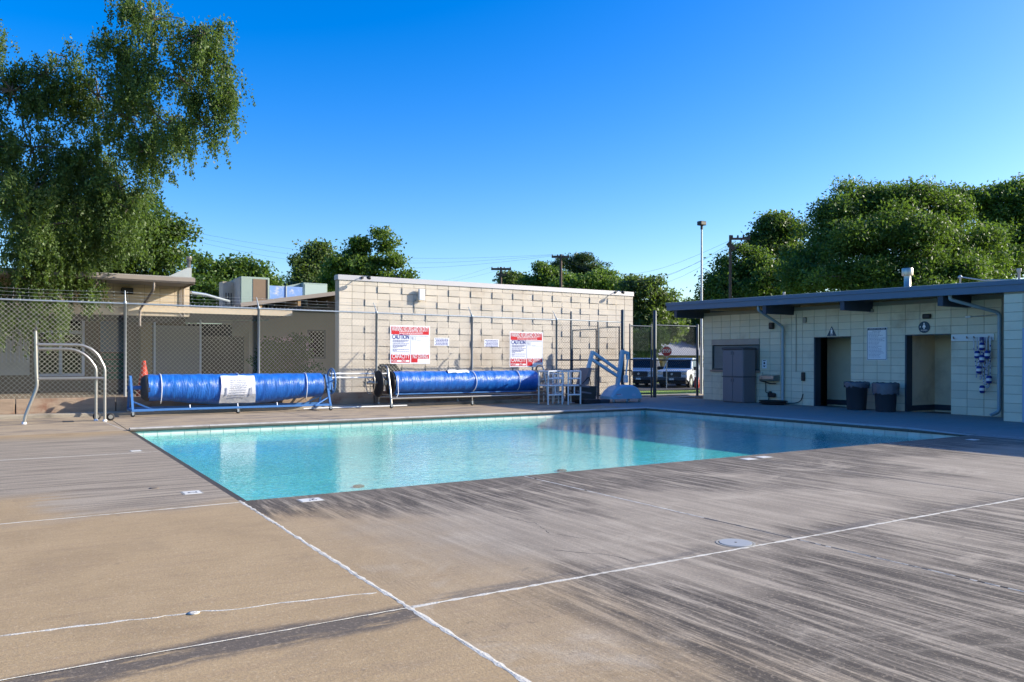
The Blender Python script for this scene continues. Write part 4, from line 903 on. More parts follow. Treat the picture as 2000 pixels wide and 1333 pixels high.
def strap(x,zc,r,sag,parent,f0=-70,f1=100,name='strap',lean=.0):
    pts=[]
    for k in range(25):
        a=math.radians(f0+(f1-f0)*k/24); low=max(0,-math.sin(a)); R=r+.014
        pts.append((x+lean*math.cos(a*1.3),RC-R*math.cos(a),zc+R*math.sin(a)-sag*low**1.5))
    b=MB(); b.tube(pts,.011,6); b.build(name,M['white_plastic'],parent)
# left reel
x0=atY(287,757,RC).x; x1=atY(626,757,RC).x; zc=.665; r=.318
t=thing('cover_reel','blue pool cover rolled on a blue framed reel with a white tag sheet','cover reel',(5,RC,0),0,'pool cover reels along the fence')
roll(x0,x1,zc,r,.15,'rolled_cover',t,1)
b=MB(); b.lathe([(.03,-.13),(.24,-.12),(.31,-.05),(.315,.0),(.318,.03)],(x0-.0,RC,zc-.005),'x',26); b.lathe([(.318,-.03),(.30,.0),(.26,.05),(.05,.06)],(x1,RC,zc-.005),'x',26); b.build('foam_end',M['dark_foam'],t)
b=MB(); b.tube([(x0-.42,RC,zc),(x1+.32,RC,zc)],.05,10); b.build('axle',M['blue_steel'],t)
for (xx,sg_) in ((x0-.36,1),(x1+.12,1)):
    b=MB(); b.bar((xx,RC-.46,.14),(xx,RC-.05,zc+.28),.05,.05); b.bar((xx,RC+.46,.14),(xx,RC+.05,zc+.28),.05,.05); b.bar((xx,RC-.5,.15),(xx,RC+.5,.15),.05,.05); b.box(xx-.03,xx+.03,RC-.07,RC+.07,zc-.1,zc+.1); b.build('end_frame',M['blue_steel'],t)
    b=MB(); d=.45 if sg_>0 and xx<4 else -.42; b.bar((xx,RC-.33,.36),(xx+d,RC-.47,.15),.045,.03); b.bar((xx,RC-.47,.15),(xx+d,RC-.47,.15),.05,.05); b.build('brace',M['blue_steel'],t); b=MB(); b.bar((xx,RC+.33,.36),(xx+d,RC+.47,.15),.045,.03); b.build('brace',M['blue_steel'],t)
    for yy in (-.48,.48): caster(xx,RC+yy,t)
b=MB(); b.bar((x0-.36,RC-.44,.155),(x1+.12,RC-.44,.155),.05,.05); b.build('base_rail',M['blue_steel'],t)
b=MB(); b.bar((x0-.36,RC+.44,.155),(x1+.12,RC+.44,.155),.05,.05); b.build('base_rail',M['blue_steel'],t)
xm=atY(465,800,RC-.45).x
for yy in (-.46,.46): caster(xm,RC+yy,t)
for xx in (x0+.9,xm,x0+3.0): b=MB(); b.tube([(xx,RC-.44,.16),(xx,RC-.40,.25)],.014,6); b.build('strap_tail',M['white_plastic'],t)
for xx,ln in ((atY(312,757,RC).x,.0),(atY(463,757,RC).x,.01),(atY(594,757,RC).x,-.02)): strap(xx,zc,r+.004,.07,t,lean=ln)
# hand wheel of the left reel (axis along X)
def hwheel(x,z,R,mat,parent,spokes=3,tr=.014):
    b=MB(); b.tube([(x,RC+R*math.cos(a*2*math.pi/28),z+R*math.sin(a*2*math.pi/28)) for a in range(28)],tr,7,True)
    for k in range(spokes):
        a=2*math.pi*k/spokes+.5; b.tube([(x,RC,z),(x,RC+R*math.cos(a),z+R*math.sin(a))],tr*.7,6)
    b.lathe([(.05,-.03),(.05,.03)],(x,RC,z),'x',12); b.build('hand_wheel',M[mat],parent)
xw=x1+.30
hwheel(xw,zc+.10,.34,'blue_steel',t,5,.022)
b=MB(); b.bbox(x1+.17,x1+.26,RC-.12,RC+.12,zc-.15,zc+.22,.02); b.build('gearbox',M['blue_steel'],t)
# tag sheet draped on the left roll
sx0=atY(432,757,RC-.3).x; sx1=atY(498,757,RC-.3).x
b=MB(); n=14; m=10; vs=[]
for i in range(m+1):
    for k in range(n+1):
        a=math.radians(52-104*k/n); low=max(0,-math.sin(a)); R=r+.030+.006*math.sin(i*1.3+k*.7); x=sx0+(sx1-sx0)*i/m-.04*low*(1-2*i/m)
        vs.append((x,RC-R*math.cos(a),zc+.0+R*math.sin(a)-.152*low**1.5-(.03 if k==n else 0)))
b.add(vs,[(i*(n+1)+k,(i+1)*(n+1)+k,(i+1)*(n+1)+k+1,i*(n+1)+k+1) for i in range(m) for k in range(n)],True)
N=NT('tag_sheet'); S=N.sep(); c=N.mix(N.math('LESS_THAN',S[2],.475),(.72,.72,.74,1),(.45,.45,.46,1)); N.l(c,N.b.inputs['Base Color']); N.b.inputs['Roughness'].default_value=.6; N.bump(N.noise(9,4,.6),.4,.02)
sheet_o=tag(b.build('tag_sheet',N.m),'creased white printed sheet tied over the left pool cover roll','sheet')
b=MB(); rr=random.Random(9)
for k in range(9):
    a=math.radians(26-66*k/9); R=r+.044; x=sx0+.22
    while x<sx1-.2:
        wd=rr.uniform(.03,.09); low=max(0,-math.sin(a)); z=zc+R*math.sin(a)-.152*low**1.5; b.bar((x,RC-R*math.cos(a),z),(min(x+wd,sx1-.2),RC-R*math.cos(a),z),.004,.012); x+=wd+.02
for xx in (sx0+.10,sx1-.12): 
    for k in range(6): a=math.radians(-5-26*k/6); R=r+.044; low=max(0,-math.sin(a)); b.bar((xx,RC-R*math.cos(a),zc+R*math.sin(a)-.152*low**1.5),(xx+.035,RC-R*math.cos(a),zc+R*math.sin(a)-.152*low**1.5),.004,.03)
stuff(b.build('print',M['sign_grey'],sheet_o))
# right reel
x0=atY(766,757,RC).x; x1=atY(1043,757,RC).x; zc=.70; r=.315
t=thing('cover_reel','lighter blue pool cover rolled on a stainless steel hoop framed reel','cover reel',(12,RC,0),0,'pool cover reels along the fence')
roll(x0,x1,zc,r,.0,'rolled_cover',t,2)
b=MB(); b.lathe([(.05,-.035),(.30,-.03),(.335,-.01),(.335,.02),(.30,.03)],(x0-.06,RC,zc-.02),'x',28); b.build('end_disc',M['black_plastic'],t)
b=MB(); b.lathe([(.05,-.035),(.34,-.03),(.375,-.01),(.375,.02),(.3,.03)],(x0-.42,RC,zc-.03),'x',28); b.build('end_disc',M['black_plastic'],t)
b=MB(); b.lathe([(.318,-.05),(.318,.02),(.29,.05),(.05,.06)],(x1+.03,RC,zc),'x',26); b.build('foam_end',mk('foam_pale',(.36,.33,.29),.8,0,.2,20),t)
b=MB(); b.tube([(x0-.75,RC,zc),(x1+.45,RC,zc)],.045,10); b.build('axle',M['stainless'],t)
for xx in (x0-.22,x1+.22):
    b=MB(); pts=fillet([(xx,RC-.46,.13),(xx,RC-.40,.42),(xx,RC-.17,1.17),(xx,RC+.17,1.17),(xx,RC+.40,.42),(xx,RC+.46,.13)],.13); b.tube(pts,.030,9); b.tube([(xx,RC-.41,.36),(xx,RC+.41,.36)],.02,7); b.box(xx-.03,xx+.03,RC-.06,RC+.06,zc-.07,zc+.07); b.build('hoop_frame',M['stainless'],t)
    for yy in (-.46,.46): caster(xx,RC+yy,t,.12)
for yy in (-.44,.44):
    b=MB(); b.tube([(x0-.22,RC+yy,.27),(x1+.22,RC+yy,.27)],.028,8); b.build('base_rail',M['stainless'],t)
xm=atY(922,793,RC-.44).x
for yy in (-.45,.45):
    caster(xm,RC+yy,t,.12); b=MB(); b.tube([(xm,RC+yy,.13),(xm,RC+yy,.27)],.02,7); b.build('caster_post',M['stainless'],t)
hwheel(x0-.66,zc+.02,.34,'stainless',t,3,.013); hwheel(x1+.52,zc+.0,.34,'stainless',t,3,.013)
for xx,ln in ((atY(918,757,RC).x,.05),(atY(1005,757,RC).x,.0)): strap(xx,zc,r+.004,0,t,-60,100,lean=ln)
b=MB(); b.tube(fillet([(x0+.02,RC-.33,zc+.2),(x0+.03,RC-.36,.40),(x0-.02,RC-.36,.30)],.1),.012,6); b.build('strap',M['white_plastic'],t)
b=MB(); b.box(x0+.05,x1,RC-.14,RC+.16,.36,.40); b.build('drip_shelf',M['blue_steel'],t)
q=atY(893,730,RC-.08); b=MB(); n=10; vs=[]; rr=random.Random(4)
for i in range(7):
    for k in range(5): vs.append((q.x-.34+.68*i/6+rr.uniform(-.03,.03),RC-.20+.22*k/4+rr.uniform(-.02,.02),zc+.30+.03*math.sin(k*.8)+rr.uniform(-.01,.03)-(.05 if k==0 else 0)))
b.add(vs,[(i*5+k,(i+1)*5+k,(i+1)*5+k+1,i*5+k+1) for i in range(6) for k in range(4)],True); tag(b.build('crumpled_sheet',M['white_plastic']),'crumpled white sheet lying on top of the right cover roll','sheet')
# long pole resting between the reels
a=atY(645,731,21.15); c_=atY(735,731,21.15)
for dz,lab in ((0,'pale telescopic pole between the two reels, upper of the pair'),(-.11,'pale telescopic pole between the two reels, lower of the pair')):
    b=MB(); b.tube([(a.x,21.15,a.z+dz),(c_.x+.4,21.15,c_.z+dz)],.022,8); b.lathe([(.028,-.06),(.028,.06)],(a.x+.25,21.15,a.z+dz),'x',8); tag(b.build('telescopic_pole',M['white_plastic']),lab,'pole','poles lying between the reels')
q0=atY(735,712,22.4); q1=atY(780,727,22.4); b=MB(); b.prism([(q0.x,q1.z-.3),(q1.x,q1.z-.3),(q1.x,q1.z),(q1.x-.2,q0.z),(q0.x+.2,q0.z),(q0.x,q1.z)],22.2,22.6,'xz'); tag(b.build('dark_bin',M['dark_foam']),'dark rounded box behind the fence under the left warning sign','box')
for k,(pxa,lab) in enumerate(((700,'long white pole on the deck in front of the reel gap'),)):
    p0=atY(560,802,20.95); p1=atY(1000,783,20.95); b=MB(); b.tube([(6.6,21.1,.03),(9.6,21.05,.03)],.022,8); tag(b.build('deck_pole',M['white_plastic']),lab,'pole')
# ============================================================ portable steel rail at the left
RX0,RX1,RYY=.20,1.70,19.45
t=thing('portable_rail','free standing stainless steel rail frame with small wheels on the left deck','rail frame',(1,RYY,0))
for k,dy in enumerate((0,.26)):
    Y_=RYY+dy; ht=1.66 if k==0 else 1.57
    b=MB(); b.tube(fillet([(RX0,Y_,0),(RX0+.02,Y_,.16),(RX0+.24,Y_,.78),(RX0+.22,Y_,1.0),(RX0+.20,Y_,1.94 if k==0 else 1.50)],.12),.031,9); b.build('slant_post',M['stainless'],t)
    xo=RX1 if k==0 else RX1-.15
    b=MB(); b.tube(fillet([(RX0+.21,Y_,ht if k==0 else ht-.14),(RX0+.23,Y_,ht),(xo-.42,Y_,ht),(xo-.16,Y_,ht-.16),(xo-.0,Y_,1.15),(xo,Y_,1.0),(xo,Y_,0)],.16),.030,9); b.build('bent_rail',M['stainless'],t)
    b=MB(); b.tube([(RX0+.24,Y_,.94),(xo-.0,Y_,.94)],.028,8); b.build('mid_rail',M['stainless'],t)
    for xx in (RX0,xo): b=MB(); b.lathe([(.045,.0),(.045,.025),(.03,.04)],(xx,Y_,0),n=12); b.build('foot',M['white_plastic'],t)
for xx in (RX0+.21,RX1-.02): b=MB(); b.tube([(xx,RYY,.94),(xx,RYY+.26,.94)],.02,7); b.build('cross_bar',M['stainless'],t)
for xx,yy in ((RX1-.12,RYY+.42),(RX1+.12,RYY+.1)):
    b=MB(); b.lathe([(.03,-.02),(.075,-.018),(.085,0),(.075,.018),(.03,.02)],(xx,yy,.085),'y',18); wv=b.build('wheel',M['black_rubber'],t); b=MB(); b.lathe([(.045,-.024),(.045,.024)],(xx,yy,.085),'y',14); b.build('hub',M['stainless'],wv)
b=MB(); b.bbox(.92,1.12,19.55,19.85,.0,.012,.004); tag(b.build('flat_plate',M['bin']),'thin dark plate lying on the deck under the portable rail','plate')
# ============================================================ white pipe pool steps, lift and clutter
def pipe_steps(x0,x1,y,h,label,back):
    t=thing('pipe_steps',label,'pool steps',((x0+x1)/2,y,0),0,'white pipe pool steps'); R=.024
    for xx in (x0,x1):
        b=MB(); b.tube([(xx,y,0),(xx,y,.58)],R,8); b.build('leg',M['white_plastic'],t)
        b=MB(); b.tube([(xx,y+.5,0),(xx,y+.5,h)],R,8); b.build('leg',M['white_plastic'],t)
        b=MB(); b.tube([(xx+.04,y+.05,.58),(xx+.04,y+.05,h)],R,8); b.build('upright',M['white_plastic'],t)
        b=MB(); b.tube([(xx,y,.57),(xx,y+.5,.57)],R,8); b.tube([(xx+.04,y+.05,h),(xx,y+.5,h)],R,8); b.build('side_rail',M['white_plastic'],t)
    for (z,o) in ((.29,0),(.57,0),(.78,.05),(h,.05)):
        b=MB(); b.tube([(x0+o*.8,y+o,z),(x1+o*.4,y+o,z)],R*1.05,8); b.build('rung',M['white_plastic'],t)
    b=MB(); b.tube([((x0+x1)/2,y,.29),((x0+x1)/2,y,.57)],R*.9,8); b.build('spindle',M['white_plastic'],t)
    for z,o in ((.30,.02),(.59,.05)): b=MB(); b.bbox(x0+.03,x1-.03,y+o+.02,y+.48,z-.012,z+.012,.004); b.build('tread',M['step_tan'],t)
pipe_steps(13.60,14.12,19.72,1.00,'white pipe pool steps with tan treads beside the steel reel',0)
pipe_steps(14.22,14.68,19.55,1.00,'white pipe pool steps nearer the pool lift',1)
pipe_steps(14.35,14.75,20.55,.90,'white pipe pool steps half hidden behind the other two',1)
LY=19.75; lx=16.45
t=thing('pool_lift','blue mobile pool lift with folded arm and seat on a wheeled base','pool lift',(lx,LY,0))
b=MB(); prof_=[(15.82,.12),(15.82,.20),(15.98,.40),(16.12,.50),(16.38,.56),(16.72,.55),(16.92,.46),(17.06,.22),(17.06,.12)]
n_=len(prof_)
for i,(ya,yb,s_) in enumerate(((LY-.32,LY-.22,.9),(LY-.22,LY+.22,1.),(LY+.22,LY+.32,.9))):
    vs=[]
    for (yy,sc_) in ((ya,.86 if i==0 else 1.),(yb,.86 if i==2 else 1.)):
        vs+=[(lx+(x-lx)*(.96 if sc_<1 else 1),yy,.12+(z-.12)*sc_) for x,z in prof_]
    b.add(vs,[(j,j+1,n_+j+1,n_+j) for j in range(n_-1)]+[tuple(range(n_)),tuple(range(n_,2*n_))[::-1]],False)
b.build('base_shell',M['lift_blue'],t)
for (xx,yy) in ((15.95,LY-.25),(16.45,LY-.30),(17.0,LY-.24),(16.0,LY+.25),(16.95,LY+.25)):
    b=MB(); b.lathe([(.03,-.018),(.055,-.015),(.058,0),(.055,.015),(.03,.018)],(xx,yy,.058),'y',14); b.build('caster_wheel',M['gal'],t)
mast=[(16.30,.45),(16.40,.95),(16.52,1.62)]
b=MB(); b.bar((16.28,LY,.45),(16.50,LY,1.66),.10,.11,(0,1,0)); b.build('mast',M['lift_blue'],t)
b=MB(); b.bar((16.45,LY,1.62),(16.72,LY,1.56),.10,.09,(0,1,0)); b.bar((16.70,LY,1.60),(16.72,LY,1.36),.08,.10,(0,1,0)); b.build('mast_head',M['lift_blue'],t)
b=MB(); b.tube([(16.70,LY-.02,1.4),(16.60,LY-.02,.72)],.028,8); b.bbox(16.56,16.68,LY-.08,LY+.04,.62,.86,.015); b.build('actuator',M['white_plastic'],t)
for (p0,p1) in (((16.36,1.00),(15.32,1.58)),((16.36,.80),(15.24,1.38))):
    b=MB(); b.bar((p0[0],LY,p0[1]),(p1[0],LY,p1[1]),.08,.09,(0,1,0)); b.build('lift_arm',M['lift_blue'],t)
b=MB(); b.bar((15.30,LY,1.62),(14.98,LY,.62),.09,.10,(0,1,0)); b.build('seat_post',M['lift_blue'],t)
b=MB(); b.prism([(14.98,1.10),(15.10,1.10),(14.98,.58),(14.82,.58)],LY-.22,LY+.22,'xz'); b.build('seat_back',M['cabinet'],t)
b=MB(); b.prism([(14.62,.60),(15.0,.56),(15.0,.50),(14.62,.54)],LY-.24,LY+.24,'xz'); b.prism([(14.55,.42),(15.1,.34),(15.1,.30),(14.6,.36)],LY-.2,LY+.2,'xz'); b.build('seat',M['cabinet'],t)
b=MB(); b.tube(fillet([(15.05,LY-.24,.56),(14.98,LY-.25,.85),(14.72,LY-.25,.62)],.1),.014,6); b.build('seat_strap',M['black_rubber'],t)
for (xx,w_) in ((16.02,.22),(16.62,.16)): b=MB(); b.box(xx,xx+w_,LY-.336,LY-.323,.20,.28); b.build('label_plate',mk('label_plate',(.42,.55,.70),.5,0,.1,9) if xx<16.1 else bpy.data.materials['label_plate'],t)
b=MB(); b.box(15.98,16.16,LY-.339,LY-.3365,.265,.28); b.build('red_stripe',M['sign_red'],t)
b=MB(); b.bbox(15.15,15.95,20.4,21.0,0,.50,.02); tag(b.build('planter_box',M['dim']),'dark wooden box behind the pool lift seat','box')
b=MB(); b.bbox(14.78,15.42,19.5,20.0,.0,.13,.02); tag(b.build('floor_pad',M['black_rubber']),'black floor pad in front of the pool lift seat','pad')
b=MB(); b.bbox(15.46,15.85,19.55,20.0,.0,.11,.02); tag(b.build('floor_pad',M['bin']),'smaller black floor pad next to the lift base','pad')
# ============================================================ trees
def leaf_mat(name,dark,light,trans=.35):
    N=NT(name); g_=N.n('ShaderNodeNewGeometry'); ri=g_.outputs['Random Per Island']
    c=N.mix(ri,tuple(dark)+(1,),tuple(light)+(1,)); 
    c=N.mix(N.ss(N.noise(.8,3,.5),.35,.7,0,.45),c,tuple(x*.7 for x in dark)+(1,))
    N.l(c,N.b.inputs['Base Color']); N.b.inputs['Roughness'].default_value=.5; N.b.inputs['Specular IOR Level'].default_value=.35
    t=N.n('ShaderNodeBsdfTranslucent'); c2=N.mix(.5,c,(.25,.40,.03,1)); N.l(c2,t.inputs[0]); mx=N.n('ShaderNodeMixShader'); mx.inputs[0].default_value=trans
    N.l(N.b.outputs[0],mx.inputs[1]); N.l(t.outputs[0],mx.inputs[2]); N.l(mx.outputs[0],N.out.inputs['Surface']); return N.m
LM={'elm':leaf_mat('leaf_elm',(.038,.074,.018),(.125,.185,.045),.38),'dense':leaf_mat('leaf_dense',(.030,.062,.015),(.085,.145,.030)),'ash':leaf_mat('leaf_ash',(.035,.085,.018),(.105,.18,.035)),
    'poplar':leaf_mat('leaf_poplar',(.055,.095,.028),(.15,.20,.07)),'maple':leaf_mat('leaf_maple',(.045,.095,.018),(.14,.21,.035)),'cedar':leaf_mat('leaf_cedar',(.018,.045,.020),(.045,.085,.035),.15),
    'bright':leaf_mat('leaf_bright',(.06,.12,.02),(.18,.28,.04))}
def leaves(cent,size,mat,name,parent,axis=None,flat=.0,aspect=.5,seed=0):
    # one small folded leaf face for each centre
    rs=np.random.RandomState(seed); n=len(cent); cent=np.asarray(cent,dtype=np.float64)
    d=rs.normal(size=(n,3)); 
    if axis is not None: d=d*.55+np.asarray(axis)
    d/=np.linalg.norm(d,axis=1)[:,None]
    u=rs.normal(size=(n,3)); u[:,2]+=flat*2; sd_=np.cross(d,u); sd_/=np.linalg.norm(sd_,axis=1)[:,None]+1e-9
    L=size*rs.uniform(.5,1.25,n)[:,None]; W=L*aspect
    v=np.empty((n,4,3)); v[:,0]=cent-d*L*.5; v[:,1]=cent+sd_*W*.5; v[:,2]=cent+d*L*.5; v[:,3]=cent-sd_*W*.5
    me=bpy.data.meshes.new(name); me.vertices.add(n*4); me.loops.add(n*4); me.polygons.add(n)
    me.vertices.foreach_set('co',v.ravel()); me.loops.foreach_set('vertex_index',np.arange(n*4,dtype=np.int32)); me.polygons.foreach_set('loop_start',np.arange(0,n*4,4,dtype=np.int32)); me.polygons.foreach_set('loop_total',np.full(n,4,dtype=np.int32))
    me.materials.append(mat); me.update(calc_edges=True); me.validate(); return link(name,me,parent)
def crown_points(blobs,nclump,nleaf,crad,seed,shell=.55,hang=0.,hangn=0):
    rs=np.random.RandomState(seed)
    sub=[]
    for c,r in blobs:
        for _ in range(11 if hang else 12):
            d=rs.normal(size=3); d/=np.linalg.norm(d); k=rs.uniform(.35,1.10) if hang else rs.uniform(.3,1.22)**1.0; s_=rs.uniform(.16,.36) if hang else rs.uniform(.18,.44)*(1.15-.35*k)*1.25; sub.append((np.array(c)+d*np.array(r)*k,np.array(r)*s_*np.array([1,1,.8])))
    blobs=sub; vol=np.array([b[1][0]*b[1][1]*b[1][2] for b in blobs])**.67; pr=vol/vol.sum(); cl=[]; 
    for i in rs.choice(len(blobs),nclump,p=pr):
        c,r=blobs[i]; d=rs.normal(size=3); d/=np.linalg.norm(d); k=shell+(1.06-shell)*rs.rand()**.6
        cl.append(np.array(c)+d*np.array(r)*k)
    cl=np.array(cl); pts=[]
    for c in cl:
        m=max(4,int(nleaf*rs.uniform(.5,1.4)))
        if hang:
            Lh=hang*rs.uniform(.4,1.5); t=rs.rand(m)**.8; sw=rs.normal(size=2)*.25; out=np.zeros((m,3)); out[:,2]=-Lh*t; out[:,0]=sw[0]*Lh*np.sqrt(t); out[:,1]=sw[1]*Lh*np.sqrt(t)
            pts.append(c+out+rs.normal(size=(m,3))*crad*np.array([1,1,.8])*(1.15-.8*t)[:,None])
        else: pts.append(c+np.clip(rs.normal(size=(m,3)),-1.5,1.5)*crad*np.array([1.1,1.1,.7])*rs.uniform(.6,1.25))
    return cl,np.concatenate(pts)
def branch(b,p,q,r0,r1,sag=.1,n=6,seed=0):
    rs=random.Random(seed); p=Vector(p); q=Vector(q); L=(q-p).length; pts=[]
    for i in range(n+1):
        f=i/n; v=p.lerp(q,f)+Vector((rs.uniform(-1,1),rs.uniform(-1,1),rs.uniform(-1,1)))*L*.04*(1 if 0<i<n else 0); v.z+=L*sag*math.sin(math.pi*f); pts.append(v)
    b.tube(pts,[r0+(r1-r0)*i/n for i in range(n+1)],7); return pts
def tree(name,label,cat,base,fork,blobs,nclump,nleaf,crad,lsize,lm,seed,group=None,tr=.25,hang=0.,aspect=.5,shell=.55,twigs=70,flat=.3):
    t=thing(name,label,cat,base,0,group); b=MB(); branch(b,base,fork,tr,tr*.7,0,5,seed)
    cl,pts=crown_points(blobs,nclump,nleaf,crad,seed,shell,hang)
    fk=np.array(fork); order=sorted(range(len(blobs)),key=lambda i:((np.array(blobs[i][0])-fk)**2).sum()); done=[(fk,tr*.5)]
    for i in order:
        c=np.array(blobs[i][0]); j=min(range(len(done)),key=lambda k:((done[k][0]-c)**2).sum()**.5+(.0 if k else 1.2)); p0,r0=done[j]
        r1=max(.012,r0*.62); branch(b,p0,c,r0*.8,r1*.75,.06,6,seed+i); done.append((c,r1))
    rs=np.random.RandomState(seed+5); cs=np.array([bl[0] for bl in blobs])
    for j in rs.choice(len(cl),min(twigs,len(cl)),replace=False):
        k=np.argmin(((cs-cl[j])**2).sum(1)); branch(b,cs[k],cl[j],tr*.09,tr*.02,.05,4,seed+int(j))
    b.build('trunk',M['bark'],t)
    leaves(pts,lsize,LM[lm],'crown',t,(0,0,-.7) if hang else None,flat,aspect,seed); return t
def B(px,py,rx,ry,d,rd=None):
    c=atD(px,py,d); s=d/FPX*(1. if d<25 else .84); return (tuple(c),(rx*s,(rd if rd else rx*s*.8),ry*s))
# weeping elm overhanging the left of the fence
eb=[B(-60,60,90,90,21),B(20,180,70,60,20.5,1.),B(90,150,60,45,21,.9),B(130,115,50,35,21.5,.8),
    B(215,95,60,60,21,1.),B(300,40,90,55,20.5,1.1),B(395,70,55,55,20.3,.9),B(430,130,35,45,20.2,.7),B(280,130,80,55,20.7,1.),B(370,170,80,55,20.5,.9),B(440,195,28,30,20.3,.5),
    B(190,190,80,60,21.5,1.1),B(250,225,75,50,21,1.),B(325,245,65,45,20.7,.8),B(400,250,35,35,20.5,.6),B(285,300,50,45,20.9,.7),
    B(60,290,100,80,21,1.3),B(160,300,80,70,21.5,1.2),B(40,400,90,80,20.5,1.2),B(140,400,80,70,21.5,1.2),B(235,370,60,55,21.4,.9),B(-40,300,100,120,21,1.5),
    B(40,500,70,60,20.8,1.),B(130,490,70,55,21.6,1.),B(210,450,60,55,21.6,.9),B(20,580,45,40,20.6,.6),B(85,560,35,40,20.7,.5),B(150,540,35,30,21.3,.5),B(185,560,25,22,21.4,.4),B(0,610,50,35,20.2,.5),B(70,600,45,35,20.4,.4),B(120,590,30,30,20.6,.4),B(60,450,90,60,20.2,.8),B(150,440,70,60,20.8,.8),B(250,410,50,50,21.2,.6)]
tree('elm_tree','large weeping elm hanging over the fence at the left','tree',(-4.6,23.6,.2),(-3.2,23.2,5.2),eb,3700,56,.075,.086,'elm',11,None,.26,.66,.5,.35,260,.1)
b_=MB(); 
# trees behind the left building
tree('broad_tree','dense dark green tree behind the left building roof','tree',atD(230,760,36),atD(240,520,36),[B(180,460,80,80,35),B(260,480,80,75,35),B(320,500,45,60,36),B(230,410,60,40,36),B(310,440,40,40,36),B(120,480,80,80,34)],620,80,.42,.20,'dense',21,'trees beyond the buildings',.3,0,.55,.5)
tree('shrubby_tree','low spreading tree behind the rooftop cooler at the left','tree',atD(440,760,44),atD(440,620,44),[B(400,545,45,40,44),B(455,540,55,35,45),B(505,560,35,40,45),B(430,575,70,35,43),B(500,590,45,30,43),B(385,590,40,40,43)],520,70,.36,.22,'ash',22,'trees beyond the buildings',.25,0,.5,.5)
tree('conifer_shrub','small dark conical evergreen between the rooftop units','tree',atD(545,760,52),atD(545,620,52),[B(545,560,12,26,52),B(532,575,12,22,52),B(558,570,12,24,52)],90,60,.24,.18,'cedar',23,'trees beyond the buildings',.12,0,.4,.3,20)
tree('poplar_tree','pale green rounded tree left of the taller dark tree','tree',atD(608,760,56),atD(608,620,56),[B(608,520,32,45,56),B(590,540,25,35,56),B(630,510,22,35,57),B(610,560,45,25,56),B(585,570,25,22,56),B(640,545,20,35,57)],330,75,.36,.22,'poplar',24,'trees beyond the buildings',.3,0,.6,.45)
tree('layered_tree','tall green tree with layered boughs behind the block wall','tree',atD(722,760,52),atD(722,560,52),[B(665,520,28,24,52),B(700,480,30,18,53),B(755,475,38,22,53),B(770,510,26,20,52),B(715,515,34,22,52),B(745,545,45,16,52),B(680,550,36,18,53),B(705,540,30,25,53),B(795,540,14,9,52),B(690,498,24,14,53),B(650,550,20,22,54)],300,75,.32,.22,'maple',25,'trees beyond the buildings',.3,0,.6,.45)
# behind the block wall, right half
tree('cedar_tree','dark flat topped cedar behind the wooden utility pole','tree',atD(1135,760,95),atD(1135,560,95),[B(1110,512,48,6,95),B(1140,505,40,5,95),B(1170,517,22,4,95),B(1125,525,48,7,95),B(1150,535,42,7,95),B(1160,527,30,5,95),B(1130,548,45,8,95),B(1090,518,22,4,95)],230,75,.42,.36,'cedar',31,'trees beyond the buildings',.5,0,.3,.3,40,.9)
tree('small_round_tree','small grey green tree beside the thin utility pole','tree',atD(1005,760,72),atD(1005,580,72),[B(1000,545,20,15,72),B(985,552,12,8,72)],80,60,.36,.26,'poplar',32,'trees beyond the buildings',.2,0,.6,.4,20)
tree('round_tree','rounded olive green tree left of the wooden utility pole','tree',atD(1065,760,70),atD(1065,580,70),[B(1060,540,28,20,70),B(1082,548,24,20,70),B(1042,552,18,12,70)],160,70,.40,.26,'ash',33,'trees beyond the buildings',.25,0,.55,.4,30)
tree('bright_tree','bright yellow green tree right of the wooden utility pole','tree',atD(1130,760,66),atD(1130,600,66),[B(1120,560,35,14,66),B(1160,555,38,16,66),B(1195,560,25,18,66),B(1185,545,22,18,67)],240,70,.40,.26,'bright',34,'trees beyond the buildings',.25,0,.55,.4,30)
tree('street_tree','tall mixed green tree over the gate right of the block wall','tree',atD(1255,770,60),atD(1255,640,60),[B(1240,565,28,28,60),B(1275,580,30,28,60),B(1305,592,20,20,61),B(1250,620,35,35,60),B(1290,630,32,35,60),B(1245,670,28,28,58),B(1265,655,30,40,60),B(1225,590,24,30,61),B(1310,640,22,40,61)],520,75,.38,.25,'poplar',35,'trees beyond the buildings',.3,0,.6,.4,50)
tree('verge_tree','bright leafy shrub behind the parked trucks at the gate','tree',atD(1262,765,56),atD(1262,700,56),[B(1250,665,20,25,56),B(1268,685,22,18,56),B(1280,655,16,20,56)],170,65,.28,.2,'bright',36,'trees beyond the buildings',.15,0,.5,.4,25)
tree('shade_tree','dark shade tree over the far house behind the trucks','tree',atD(1345,770,74),atD(1345,660,74),[B(1320,640,30,28,74),B(1352,645,30,35,74),B(1375,640,30,40,73),B(1335,665,30,12,74),B(1360,610,40,30,75)],420,75,.48,.30,'dense',37,'trees beyond the buildings',.35,0,.55,.4,40)
